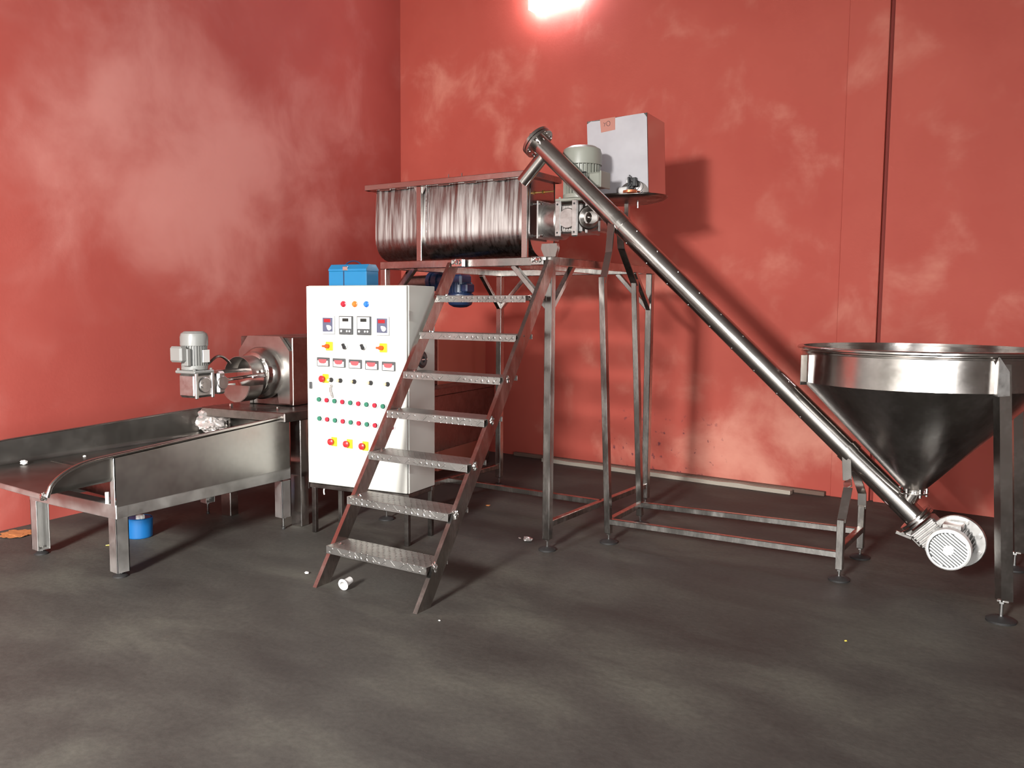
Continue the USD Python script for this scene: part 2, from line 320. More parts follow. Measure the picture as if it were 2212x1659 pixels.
# ------------------------------------------------------------------ the room
XR, YF, ZC = 9.7, -11.6, 5.6
structure('floor', box(-0.4, XR + 0.2, YF - 0.2, 0.3, -0.2, 0.0), 'floor', 'dark grey stained cement floor')
structure('ceiling', box(-0.4, XR + 0.2, YF - 0.2, 0.3, ZC, ZC + 0.1), 'ceiling', 'grey roof over the hall')
GX0, GX1 = 5.03, 5.062
bw = cat(box(-0.3, GX0, 0, 0.2, 0, ZC), box(GX1, XR + 0.2, 0, 0.2, 0, ZC))
structure('wall_back', bw, 'wall', 'red back wall behind the machines, chalky in patches')
structure('trim_1', box(GX0 - 0.01, GX1 + 0.01, 0.035, 0.06, 0, ZC), 'groove', 'dark red vertical joint in the back wall right of the hopper conveyor')
structure('trim_2', box(4.735, GX0, -0.018, 0.01, 0, ZC, 0.004), 'wall', 'shallow red pilaster beside the dark vertical joint in the back wall')
d = unit(V(0.63, -4.53, 0)); nrm = V(-d[1], d[0], 0) * -1
def left_piece(s0, s1, t=0.2, o=0.0):
    q = [d * s0 - nrm * o, d * s1 - nrm * o, d * s1 + nrm * t, d * s0 + nrm * t]
    return prism([(p[0], p[1]) for p in q], 'z', 0, ZC)
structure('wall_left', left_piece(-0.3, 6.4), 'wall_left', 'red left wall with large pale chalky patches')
structure('door_1', cat(left_piece(6.4, 12.2), *[prism([tuple((d * (6.5 + 0.35 * k) + nrm * 0.01)[:2]), tuple((d * (6.62 + 0.35 * k) + nrm * 0.01)[:2]), tuple((d * (6.62 + 0.35 * k) - nrm * 0.03)[:2]), tuple((d * (6.5 + 0.35 * k) - nrm * 0.03)[:2])], 'z', 0, ZC) for k in range(16)]), 'added_door_grey', 'dark grey ribbed door added in the left wall outside the frame to cut red reflections')  # unseen door added to darken what the steel parts reflect
structure('wall_right', cat(box(XR, XR + 0.2, -7.5, 0.1, 0, ZC), box(XR, XR + 0.2, -10.3, -7.5, 2.45, ZC), box(XR, XR + 0.2, YF, -10.3, 0, ZC)), 'plaster', 'grey right wall outside the frame with a wide opening added for the side fill light')
structure('wall_front', cat(box(-0.4, 4.8, YF - 0.2, YF, 0, ZC), box(4.8, 6.0, YF - 0.2, YF, 3.65, ZC), box(4.8, 5.65, YF - 0.2, YF, 0, 2.45), box(5.65, 6.0, YF - 0.2, YF, 0, 2.45), box(6.0, 8.75, YF - 0.2, YF, 3.05, ZC), box(8.75, XR + 0.2, YF - 0.2, YF, 0, ZC)), 'plaster', 'grey front wall behind the camera with a window and an opening added for the front fill light')
bl = [(2.05, 4.72)]
structure('baseboard_back', box(1.6, 4.70, -0.055, 0.0, 0, 0.035, 0.004), 'brown', 'low brown cement skirting at the foot of the back wall')
st = Thing('cement_strip', 'long pale grey strip lying on the floor along the foot of the back wall', 'strip', (3.2, -0.12, 0))
sp = np.linspace(2.02, 4.46, 40); prof = []
v = []
for i, x in enumerate(sp):
    w = 0.004 * (meshkit.noise(V(x * 9, 1, 1)) - 0.5); h = 0.035 + 0.008 * (meshkit.noise(V(x * 6, 4, 1)) - 0.5)
    v += [(x, -0.165 + w, 0), (x, -0.162 + w, h), (x, -0.10 + w, h), (x, -0.098 + w, 0)]
f = []
for i in range(len(sp) - 1):
    for j in range(4):
        a, b = i * 4 + j, i * 4 + (j + 1) % 4; f += [(a, b, b + 4), (a, b + 4, a + 4)]
f += [(0, 2, 1), (0, 3, 2)]; e = (len(sp) - 1) * 4; f += [(e, e + 1, e + 2), (e, e + 2, e + 3)]
sm = trimesh.Trimesh(v, f, process=False); sm.fix_normals(); st.add('strip_bar', sm, 'wood', world=True)

# wall lamp high on the back wall
wl = Thing('wall_light', 'glaring white light panel high on the red back wall at the top edge', 'light', (2.07, 0, 4.34))
wl.add('diffuser', prism([(1.775, 4.35), (1.80, 4.335), (1.88, 4.34), (1.90, 4.36), (2.33, 4.375), (2.35, 4.40), (2.35, 4.80), (1.775, 4.80)], 'y', -0.11, -0.025), 'lamp', world=True, smooth=False)
wl.add('back_plate', box(1.82, 2.31, -0.03, 0.0, 4.42, 4.77, 0.003), 'white_pl', world=True)

# ------------------------------------------------------------------ platform frame under the mixer
DX, DY = V(0.99935, 0.036, 0), V(-0.036, 0.99935, 0)
PF = Thing('platform_frame', 'tall stainless steel stand with four legs carrying the mixing trough', 'stand', (3.05, -2.0, 0))
FR, FL = V(3.764, -2.697, 0), V(2.43, -2.745, 0)
RR, RL = FR + DY * 1.43, FL + DY * 1.43 + V(-0.02, 0, 0)
H1 = 1.81
legs = [FR, FL, RR, RL]
for q in legs:
    t_ = PF.add('leg', bar(q + V(0, 0, 0.07), q + V(0, 0, H1 - 0.05), 0.05, 0.05, up=DY, b=0.004), 'rail', world=True)
    foot(PF, q[:2], 0.072, 0.055)
def zz(p, z): return V(p[0], p[1], z)
for a, b in ((FL, FR), (RL, RR), (FL, RL), (FR, RR)):
    e = unit(b - a) * 0.025
    PF.add('top_beam', bar(zz(a - e, H1 - 0.025), zz(b + e, H1 - 0.025), 0.05, 0.05), 'rail', world=True)
for u in (0.03, 0.63):
    a, b = FL + (FR - FL) * u, RL + (RR - RL) * u
    if u > 0.1: PF.add('cross_beam', bar(zz(a + DY * 0.02, H1 - 0.022), zz(b - DY * 0.02, H1 - 0.022), 0.04, 0.04), 'rail', world=True)
br = 0.27
for q, s in ((FR, -1), (FL, 1), (RR, -1), (RL, 1)):
    PF.add('corner_brace', bar(zz(q + DX * s * 0.01, H1 - 0.04 - br), zz(q + DX * s * br, H1 - 0.045), 0.034, 0.034, up=DY), 'rail', world=True)
for q, s in ((FR, 1), (FL, 1), (RR, -1), (RL, -1)):
    PF.add('corner_brace', bar(zz(q + DY * s * 0.01, H1 - 0.04 - br), zz(q + DY * s * br, H1 - 0.045), 0.034, 0.034, up=DX), 'rail', world=True)
for a, b in ((FR, RR), (FL, RL)):
    PF.add('side_rail', bar(zz(a, 0.165), zz(b, 0.165), 0.038, 0.038), 'rail', world=True)
PF.add('middle_rail', bar(zz((FL + RL) / 2, 0.165), zz((FR + RR) / 2, 0.165), 0.038, 0.038), 'rail', world=True)
PF.add('corner_gusset', prism([(3.72, 1.81), (3.80, 1.81), (3.815, 1.86), (3.81, 1.89), (3.70, 1.89), (3.695, 1.86)], 'y', -2.70, -2.675), 'rail', world=True)

# ------------------------------------------------------------------ mixing trough on the platform
MR = math.radians(3.0)
MX = Thing('mixing_trough', 'long open stainless steel mixing trough with rounded belly and motor on its right end', 'mixer', (3.215, -2.13, 1.81), MR)
L, D, R = 1.42, 0.34, 0.165
def uprof(off, z1, k=14):
    """outline of the U section in (y,z), local: y from front 0 to back D"""
    c, zc = D / 2, 0.05 + D / 2
    r = D / 2 - off
    a = np.linspace(PI, 2 * PI, k); up = [(t, zc + (z1 - zc) * t) for t in (1.0, 0.85, 0.7, 0.55, 0.4, 0.25, 0.12)]
    return [(c - r + 0.020 * t * t, z) for t, z in up] + [(c + r * math.cos(q), zc + r * math.sin(q)) for q in a] + [(c + r - 0.020 * t * t, z) for t, z in up[::-1]]
HB = 0.60
out, inn = uprof(0, HB), uprof(0.005, HB)
shell = Polygon(out + inn[::-1])
MX.add('trough_body', prism(shell, 'x', -L + 0.004, -0.004), 'steel_barrel', smooth=40)
for x0 in (-L, -0.004):
    MX.add('end_plate', prism(Polygon(uprof(0.0, HB)), 'x', x0, x0 + 0.004), 'steel_mirror')
rim = [bar((-L - 0.07, -0.02, HB + 0.012), (0.035, -0.02, HB + 0.012), 0.045, 0.042), bar((-L - 0.07, D + 0.02, HB + 0.012), (0.035, D + 0.02, HB + 0.012), 0.045, 0.042),
       bar((-L - 0.05, -0.04, HB + 0.012), (-L - 0.05, D + 0.04, HB + 0.012), 0.045, 0.042), bar((0.014, -0.04, HB + 0.012), (0.014, D + 0.04, HB + 0.012), 0.045, 0.042)]
MX.add('rim', rim, 'steel')
for x in (-0.965, -0.03):
    MX.add('support_rib', [bar((x, -0.022, 0.0), (x, -0.022, HB - 0.01), 0.045, 0.005, up=(0, 1, 0)), bar((x + 0.022, -0.013, 0.0), (x + 0.022, -0.013, HB - 0.01), 0.005, 0.022, up=(0, 1, 0)),
                         bar((x, D + 0.02, 0.0), (x, D + 0.02, HB - 0.01), 0.045, 0.005, up=(0, 1, 0)), bar((x, -0.02, 0.018), (x, D + 0.02, 0.018), 0.045, 0.035)], 'steel')
    MX.add('rib_gusset', prism([(x - 0.055, HB - 0.01), (x + 0.055, HB - 0.01), (x + 0.022, HB - 0.07), (x - 0.022, HB - 0.07)], 'y', -0.012, -0.006), 'steel_dull')
MX.add('weld_seam', [bar((-0.91, -0.003, 0.25), (-0.91, -0.003, HB - 0.01), 0.006, 0.004, up=(0, 1, 0)), bar((-0.885, -0.002, 0.25), (-0.885, -0.002, HB - 0.03), 0.004, 0.003, up=(0, 1, 0))], 'weld')
for k, x in enumerate((-1.31, -1.14, -0.74, -0.50, -0.25)):
    MX.add('stitch_weld', box(x - 0.055, x + 0.055, -0.012, -0.001, HB - 0.016, HB - 0.009, 0.003), 'weld')
for x in (-0.70, -0.58):
    MX.add('rim_bolt', cyl((x, -0.005, HB + 0.03), (x, -0.005, HB + 0.062), 0.005, n=10), 'chrome')
# shaft with mixing paddles inside the trough
sh = MX.add('mixing_shaft', cyl((-L, D / 2, 0.24), (0.0, D / 2, 0.24), 0.022), 'steel')
for k in range(8):
    a = k * 0.8; x = -L + 0.12 + k * 0.165
    MX.add('paddle', bar((x, D / 2 + 0.02 * math.cos(a), 0.24 + 0.02 * math.sin(a)), (x + 0.02, D / 2 + 0.135 * math.cos(a), 0.24 + 0.135 * math.sin(a)), 0.05, 0.008), 'steel', parent=sh)
# nipple on the end plate, mounting studs, drive
MX.add('hose_nipple', [cyl((0.0, 0.12, 0.50), (0.12, 0.12, 0.50), 0.006, n=10), cyl((0.03, 0.12, 0.50), (0.045, 0.12, 0.50), 0.014, n=6)], 'brass', label='brass hose nipple on the end plate')
gy, gz = 0.165, 0.30
for dy, dz in ((-0.13, 0.11), (-0.13, -0.11), (0.13, 0.11), (0.13, -0.11)):
    MX.add('stud', [cyl((0.0, gy + dy, gz + dz), (0.085, gy + dy, gz + dz), 0.006, n=10), cyl((0.07, gy + dy, gz + dz), (0.082, gy + dy, gz + dz), 0.011, n=6), cyl((0.0, gy + dy, gz + dz), (0.012, gy + dy, gz + dz), 0.013, n=6)], 'chrome')
MX.add('mount_plate', box(0.045, 0.057, gy - 0.15, gy + 0.15, gz - 0.13, gz + 0.13, 0.003), 'steel_dull')
MX.add('bearing_shroud', lathe([(0, 0), (0.115, 0), (0.13, 0.09), (0.135, 0.115), (0.125, 0.13), (0, 0.13)], (0.057, gy, gz), (1, 0, 0), 48), 'alu', label='smooth grey cone-shaped bearing housing')
gb = MX.add('gearbox', [box(0.185, 0.375, gy - 0.105, gy + 0.11, gz - 0.10, gz + 0.10, 0.012), cyl((0.28, gy - 0.105, gz), (0.28, gy - 0.135, gz), 0.07, n=32, bev=0.006)] +
            [box(0.235 + k * 0.018, 0.243 + k * 0.018, gy - 0.128, gy - 0.10, gz + s * 0.045 - 0.04, gz + s * 0.045 + 0.04, 0.002) for k in range(5) for s in (-1, 1)], 'alu', label='cast aluminium worm gearbox')
for x in (0.205, 0.335):
    MX.add('gearbox_lug', [box(x - 0.024, x + 0.024, gy - 0.138, gy - 0.112, gz - 0.125, gz + 0.125, 0.008)] + [cyl((x, gy - 0.139, gz + s * 0.095), (x, gy - 0.134, gz + s * 0.095), 0.012, n=14) for s in (-1, 1)], 'alu', parent=gb)
    for s in (-1, 1): MX.add('lug_hole', cyl((x, gy - 0.1405, gz + s * 0.095), (x, gy - 0.137, gz + s * 0.095), 0.007, n=12), 'black', parent=gb)
of = MX.add('output_flange', [box(0.395, 0.415, gy - 0.10, gy + 0.10, gz - 0.105, gz + 0.105, 0.006), lathe([(0.045, 0), (0.095, 0), (0.09, -0.03), (0.06, -0.035), (0.045, -0.03)], (0.40, gy, gz), (1, 0, 0), 32), cyl((0.375, gy, gz), (0.40, gy, gz), 0.08, n=32)], 'alu')
MX.add('output_cover', lathe([(0, 0.004), (0.012, 0.014), (0.024, 0.006), (0.04, -0.004), (0.06, 0.008), (0.072, 0.012), (0.082, 0.004), (0.084, -0.02), (0, -0.02)], (0.432, gy - 0.098, gz), (0.12, -1, 0), 40), 'steel_dark', label='dark dished output cover')
MX.add('output_hub', cyl((0.385, gy - 0.02, gz), (0.50, gy - 0.02, gz), 0.085, n=32, bev=0.008), 'steel_dull')
MX.add('square_flange', box(0.492, 0.51, gy - 0.10, gy + 0.10, gz - 0.10, gz + 0.10, 0.008), 'alu')
# motor standing on the gearbox
mxp, myp = 0.315, 0.165
def vmotor(t, x, y, z0, z1, r, paint, boxdir=1, world=False, term=True):
    """electric motor standing on its flange: ribbed body, fan cover, terminal box"""
    h = z1 - z0
    t.add('motor_flange', [box(x - r * 1.05, x + r * 1.05, y - r * 1.05, y + r * 1.05, z0, z0 + 0.02, 0.006)] + [cyl((x + sx * r * 0.85, y + sy * r * 0.85, z0 + 0.018), (x + sx * r * 0.85, y + sy * r * 0.85, z0 + 0.032), 0.009, n=6) for sx in (-1, 1) for sy in (-1, 1)], paint, world=world)
    b0, b1 = z0 + 0.02, z0 + h * 0.66
    core = [cyl((x, y, b0), (x, y, b1), r * 0.86, n=32)]
    for k in range(30):
        a = k * 2 * PI / 30
        p = bar((x + r * 0.92 * math.cos(a), y + r * 0.92 * math.sin(a), b0 + 0.03), (x + r * 0.92 * math.cos(a), y + r * 0.92 * math.sin(a), b1), r * 0.14, 0.006, up=(-math.sin(a), math.cos(a), 0), b=0)
        core.append(p)
    core.append(lathe([(r * 0.9, 0), (r, 0.004), (r, 0.03), (r * 0.9, 0.034)], (x, y, b0), n=32))
    bd = t.add('motor_body', core, paint, world=world)
    t.add('fan_cover', lathe([(r * 0.95, 0), (r * 1.06, 0.002), (r * 1.06, (z1 - b1) * 0.6), (r * 0.98, (z1 - b1) * 0.85), (r * 0.72, z1 - b1), (0, z1 - b1)], (x, y, b1 - 0.005), n=40), paint, world=world)
    return bd
vmotor(MX, mxp, myp, 0.415, 0.795, 0.128, 'motor_grey')
MX.add('terminal_box', [box(mxp + 0.10, mxp + 0.19, myp - 0.10, myp + 0.03, 0.50, 0.60, 0.012), box(mxp + 0.188, mxp + 0.20, myp - 0.105, myp + 0.035, 0.495, 0.605, 0.004)], 'motor_grey')
MX.add('motor_cable', tube(spline([(mxp + 0.09, myp - 0.11, 0.60), (mxp + 0.06, myp - 0.145, 0.57), (mxp + 0.065, myp - 0.145, 0.52), (mxp + 0.12, myp - 0.12, 0.50)]), 0.005), 'black')

# ------------------------------------------------------------------ discharge motor hanging under the platform
BM = Thing('discharge_motor', 'dark blue dome-ended motor and pipe hanging under the mixing trough above the stair', 'motor', (2.49, -2.0, 1.53))
BM.add('pipe', cyl((1.95, -2.0, 1.69), (2.24, -2.0, 1.70), 0.055, n=24, bev=0.004), 'steel_dark', world=True)
BM.add('collar', [ring((2.20, -2.0, 1.70), (1, 0, 0), 0.04, 0.075, 0.035), ring((2.245, -2.0, 1.70), (1, 0, 0), 0.04, 0.068, 0.05)] + [cyl((2.19, -2.0 + 0.062 * math.cos(a), 1.70 + 0.062 * math.sin(a)), (2.30, -2.0 + 0.062 * math.cos(a), 1.70 + 0.062 * math.sin(a)), 0.006, n=8) for a in np.arange(6) * PI / 3], 'motor_blue', world=True)
BM.add('gear_case', [cyl((2.29, -2.0, 1.70), (2.49, -2.0, 1.695), 0.055, n=24), box(2.44, 2.55, -2.07, -1.93, 1.66, 1.75, 0.015)], 'motor_blue', world=True)
BM.add('motor_body', [cyl((2.49, -2.0, 1.60), (2.49, -2.0, 1.69), 0.078, n=28)] + [bar((2.49 + 0.08 * math.cos(a), -2.0 + 0.08 * math.sin(a), 1.60), (2.49 + 0.08 * math.cos(a), -2.0 + 0.08 * math.sin(a), 1.69), 0.02, 0.006, up=(-math.sin(a), math.cos(a), 0), b=0) for a in np.arange(20) * PI / 10], 'motor_blue', world=True)
BM.add('fan_cover', lathe([(0.0, 0), (0.05, 0.004), (0.085, 0.022), (0.102, 0.06), (0.10, 0.10), (0.085, 0.115), (0.08, 0.115)], (2.49, -2.0, 1.50), n=40), 'motor_blue', world=True)
BM.add('terminal_box', box(2.53, 2.60, -2.06, -1.96, 1.615, 1.68, 0.01), 'motor_blue', world=True)

# ------------------------------------------------------------------ stair
SF_L, SF_R = V(3.165, -4.05, 0), V(3.86, -4.02, 0)
ST_L, ST_R = V(3.04, -2.785, 1.79), V(3.78, -2.755, 1.79)
SC = Thing('metal_stair', 'leaning steel stair with seven checker plate treads up to the platform', 'stair', (3.5, -3.4, 0))
def stringer(p0, p1):
    dirn = unit(p1 - p0); side = V(0, 0, 1) - dirn * dirn[2]; side = unit(side)
    W, t = 0.088, 0.025
    a = V(p0[0], p0[1], 0)
    # sheared bottom (flat on the floor) and top
    s = math.hypot(dirn[0], dirn[1]) / dirn[2]; hd = unit(V(dirn[0], dirn[1], 0)); wid = W / dirn[2] * 1.0
    X = unit(np.cross(hd, (0, 0, 1)))
    v = []
    for z in (0.0, p1[2]):
        c = p0 + (p1 - p0) * (z / p1[2])
        for k, j in ((0, -1), (0, 1), (1, 1), (1, -1)):
            v.append(c + hd * (wid * k) + X * (t / 2 * j))
    m = trimesh.convex.convex_hull(np.array(v)); return m
SC.add('stringer', stringer(SF_L, ST_L), 'rail', world=True, smooth=False)
SC.add('stringer', stringer(SF_R, ST_R), 'rail', world=True, smooth=False)
LIP = [((3.163, -3.952, 0.201), (3.853, -3.917, 0.219)), ((3.139, -3.776, 0.437), (3.845, -3.741, 0.455)), ((3.137, -3.606, 0.665), (3.834, -3.571, 0.684)), ((3.122, -3.439, 0.891), (3.82, -3.409, 0.903)),
       ((3.099, -3.274, 1.113), (3.806, -3.249, 1.118)), ((3.071, -3.098, 1.351), (3.79, -3.08, 1.346)), ((3.051, -2.926, 1.582), (3.741, -2.915, 1.569))]
for a, b in LIP:
    a, b = V(*a), V(*b); z = (a[2] + b[2]) / 2; a[2] = b[2] = z; e = unit(b - a)
    back = V(-e[1], e[0], 0); dep, tk = 0.168, 0.004
    ln = np.linalg.norm(b - a); T = np.eye(4); T[:3, 0], T[:3, 1], T[:3, 3] = e, back, a
    tr = cat(box(0, ln, -0.012, dep, -tk, 0, 0.001), box(0, ln, -0.012, -0.012 + tk, -0.042, -0.001, 0.001), box(0, ln, dep - tk, dep, -0.03, -0.001, 0.001))
    tr.apply_transform(T)
    tp = SC.add('tread', tr, 'checker', world=True, smooth=False)
    # raised diamond lugs of the checker plate along the front lip
    lugs = []
    n = 11
    for k in range(n):
        q = box(-0.020, 0.020, -0.002, 0.002, -0.0055, 0.0055, 0.0015); q.apply_transform(trimesh.transformations.rotation_matrix(0.7 if k % 2 else -0.7, [0, 1, 0]))
        q.apply_translation([0.035 + k * (ln - 0.07) / (n - 1), -0.0125, -0.021]); lugs.append(q)
    lg = cat(*lugs); lg.apply_transform(T); SC.add('lip_lugs', lg, 'checker', parent=tp, world=True, kind='stuff')
    for s, q in ((0, a + e * 0.045), (1, b + e * 0.004)):
        w = crumple(0.017, int(z * 100) + s, 1.5, 2, 0.7); w.apply_translation(q + V(0, 0.045, -0.045)); SC.add('weld', w, 'weld', parent=tp, world=True)
for q in (ST_L + V(0.055, -0.005, 0.0), ST_R + V(-0.085, -0.005, 0.0)):
    w = cat(*[(lambda m: (m.apply_translation(q + V(0.018 * k, 0.0, -0.018)), m)[1])(crumple(0.017, k + 3, 1.0, 1, 0.7)) for k in range(-1, 3)])
    SC.add('top_cleat', cat(box(q[0] - 0.03, q[0] + 0.06, q[1] - 0.004, q[1] + 0.03, q[2] - 0.03, q[2] + 0.02, 0.003), w), 'weld', world=True)

# ------------------------------------------------------------------ control cabinet
CA = math.radians(9.8)
CW, CD, CZ0, CZ1 = 0.778, 0.33, 0.335, 1.635
CB = Thing('control_cabinet', 'white electrical control cabinet covered with buttons and meters, standing on thin legs', 'control cabinet', (2.27, -3.315, 0), CA)
CB.add('body', box(0, CW, 0.022, CD, CZ0, CZ1, 0.004), 'cabinet')
dr = CB.add('door', box(0.002, CW - 0.004, 0, 0.019, CZ0 + 0.004, CZ1 - 0.003, 0.004), 'cabinet')
CB.add('stand_frame', [bar((0.0, 0.03, 0.318), (CW, 0.03, 0.318), 0.03, 0.03), bar((0.0, CD - 0.02, 0.318), (CW, CD - 0.02, 0.318), 0.03, 0.03), bar((0.02, 0.03, 0.318), (0.02, CD - 0.02, 0.318), 0.03, 0.03), bar((CW - 0.02, 0.03, 0.318), (CW - 0.02, CD - 0.02, 0.318), 0.03, 0.03)], 'steel_dark', label='dark steel frame under the cabinet')
for x in (0.03, CW - 0.02):
    for y in (0.03, CD - 0.02):
        CB.add('leg', box(x - 0.015, x + 0.015, y - 0.015, y + 0.015, 0, 0.305, 0.002), 'steel_dark')
CB.add('cable_tail', tube(spline([(0.115, 0.03, 0.315), (0.113, 0.02, 0.295), (0.118, 0.018, 0.265)]), 0.005, 8), 'white_pl', label='short white cable end under the cabinet')
def face(x, z, w, h, d0, d1, b=0.002): return box(x - w / 2, x + w / 2, -d1, -d0, z - h / 2, z + h / 2, b)
def knob(x, z, r, d0, d1, n=20, bev=0.0015): return cyl((x, -d0, z), (x, -d1, z), r, n=n, bev=bev)
K = CW / 0.728   # measured panel coordinates to this door
def px_(x): return x * K + 0.005
for x, m, c in ((0.278, 'crimson', 'red'), (0.361, 'orange', 'orange'), (0.444, 'blue_lens', 'blue')):
    p = CB.add('pilot_light', lathe([(0.019, 0), (0.019, 0.004), (0.015, 0.006), (0.015, 0.012), (0.011, 0.017), (0, 0.018)], (px_(x), 0, 1.517), (0, -1, 0), 24), m, label=c + ' pilot light in the top row')
for x, side in ((0.168, 'left'), (0.56, 'right')):
    X, Z = px_(x), 1.383
    p = CB.add('drive_panel', face(X, Z, 0.098, 0.115, 0, 0.012), 'clear_bezel', label='slate keypad with red display and round dial')
    CB.add('keypad', face(X, Z + 0.002, 0.078, 0.088, 0.012, 0.015), 'meter_slate', parent=p)
    CB.add('display', face(X - 0.002, Z + 0.028, 0.052, 0.022, 0.015, 0.017), 'red_led', parent=p)
    CB.add('dial', [knob(X + 0.018, Z - 0.018, 0.017, 0.015, 0.024), face(X + 0.002, Z - 0.008, 0.02, 0.016, 0.015, 0.018)], 'clear_bezel', parent=p)
for x in (0.299, 0.429):
    X, Z = px_(x), 1.383
    p = CB.add('timer_panel', face(X, Z, 0.104, 0.116, 0, 0.012), 'darkgrey', label='grey instrument with a small dark display')
    CB.add('upper_face', face(X, Z + 0.016, 0.094, 0.076, 0.012, 0.015), 'meter_grey', parent=p)
    CB.add('display', face(X + 0.002, Z + 0.034, 0.046, 0.019, 0.015, 0.017), 'lcd', parent=p)
    CB.add('button', knob(X - 0.032, Z - 0.037, 0.008, 0.012, 0.017), 'white_pl', parent=p)
    for dx_ in (0.012, 0.032): CB.add('button', knob(X + dx_, Z - 0.037, 0.007, 0.012, 0.017), 'white_pl', parent=p)
for x in (0.166, 0.557):
    X, Z = px_(x), 1.247
    p = CB.add('rotary_switch', face(X + 0.006, Z, 0.055, 0.055, 0, 0.008, 0.003), 'yellow', label='yellow plate with a red rotary handle')
    CB.add('handle', [knob(X, Z, 0.014, 0.008, 0.03), face(X - 0.014, Z, 0.034, 0.012, 0.018, 0.034)], 'orange_red', parent=p)
for x in (0.288, 0.422):
    X, Z = px_(x), 1.249
    p = CB.add('selector_switch', knob(X + 0.005, Z, 0.015, 0, 0.008), 'white_pl', label='black selector knob on a pale ring')
    s = face(0, 0, 0.014, 0.036, 0.008, 0.026); s.apply_transform(trimesh.transformations.rotation_matrix(-0.5, [0, 1, 0])); s.apply_translation([X, 0, Z])
    CB.add('knob', [s, knob(X, Z - 0.006, 0.012, 0.008, 0.018)], 'black', parent=p)
for k in range(5):
    X, Z = px_(0.126 + 0.1185 * k), 1.144 - 0.003 * k * 0.9
    p = CB.add('panel_meter', face(X, Z, 0.097, 0.056, 0, 0.010), 'darkgrey', label='panel meter with a pale red window')
    CB.add('bezel', face(X, Z - 0.008, 0.085, 0.034, 0.010, 0.0115), 'white_pl', parent=p)
    CB.add('window', prism([(X - 0.034, Z + 0.018), (X + 0.034, Z + 0.018), (X + 0.026, Z - 0.004), (X + 0.012, Z - 0.009), (X - 0.012, Z - 0.009), (X - 0.026, Z - 0.004)], 'y', -0.0135, -0.0115), 'red_dim', parent=p)
X, Z = px_(0.132), 1.035
p = CB.add('emergency_stop', face(X + 0.010, Z + 0.002, 0.048, 0.056, 0, 0.008, 0.003), 'yellow', label='yellow plate with a red knob beside the small selector knobs')
CB.add('mushroom', lathe([(0.010, 0), (0.012, 0.012), (0.021, 0.016), (0.021, 0.024), (0.014, 0.03), (0, 0.031)], (X - 0.004, -0.008, Z), (0, -1, 0), 24), 'red', parent=p)
for x in (0.18, 0.248, 0.35, 0.469, 0.588):
    X, Z = px_(x), 1.033 - x * 0.02
    p = CB.add('selector_knob', knob(X + 0.004, Z, 0.0145, 0, 0.010), 'black', label='small black selector knob with a cream lever')
    CB.add('lever', face(X - 0.008, Z, 0.016, 0.015, 0.010, 0.024), 'cream', parent=p)
CB.add('door_latch', [face(0.034, 0.987, 0.022, 0.044, 0, 0.008, 0.003), face(0.034, 0.990, 0.012, 0.022, 0.008, 0.013)], 'darkgrey', label='small dark door latch at the left edge')
kp = CB.add('key_holder', [knob(px_(0.186), 0.99, 0.008, 0, 0.012), face(px_(0.180), 0.965, 0.016, 0.03, 0.008, 0.012), bar((px_(0.186), -0.012, 0.955), (px_(0.196), -0.010, 0.915), 0.010, 0.002, up=(0, 1, 0)), bar((px_(0.184), -0.014, 0.955), (px_(0.190), -0.014, 0.928), 0.009, 0.002, up=(0, 1, 0))], 'steel_dull', label='keys hanging from a lock')
for row, (z0, z1, x0) in enumerate(((0.898, 0.879, 0.092), (0.773, 0.752, 0.094))):
    for k in range(10):
        X, Z = px_(x0 + 0.0585 * k), z0 + (z1 - z0) * k / 9
        g = k % 2 == 0
        p = CB.add('push_button', lathe([(0.0195, 0), (0.0195, 0.006), (0.015, 0.007)], (X + 0.004, 0, Z), (0, -1, 0), 20), 'clear_bezel', label=('green' if g else 'red') + ' push button')
        CB.add('cap', knob(X - 0.001, Z, 0.0145, 0.004, 0.014), 'green' if g else 'crimson', parent=p)
for k in range(3):
    X, Z = px_(0.19 + 0.115 * k), 0.628 - 0.005 * k
    p = CB.add('stop_button', face(X + 0.011, Z, 0.044, 0.058, 0, 0.006, 0.002), 'yellow', label='yellow plate with a red stop knob in the lowest row')
    CB.add('mushroom', lathe([(0.010, 0), (0.012, 0.010), (0.021, 0.013), (0.021, 0.022), (0.013, 0.027), (0, 0.028)], (X - 0.004, -0.006, Z), (0, -1, 0), 24), 'red', parent=p)
fx = CW
vt = CB.add('side_socket', [cyl((fx, 0.165, 1.172), (fx + 0.012, 0.165, 1.172), 0.055, n=32, bev=0.003)], 'black', label='round black vent on the side')
CB.add('cross_bar', box(fx + 0.012, fx + 0.016, 0.115, 0.215, 1.168, 1.176, 0.001), 'chrome', parent=vt)
CB.add('inner_ring', ring((fx + 0.012, 0.165, 1.172), (1, 0, 0), 0.02, 0.036, 0.006), 'darkgrey', parent=vt)
for z in (0.5, 0.95, 1.45): CB.add('hinge', cyl((CW + 0.002, 0.018, z - 0.03), (CW + 0.002, 0.018, z + 0.03), 0.005, n=10), 'steel_dull')

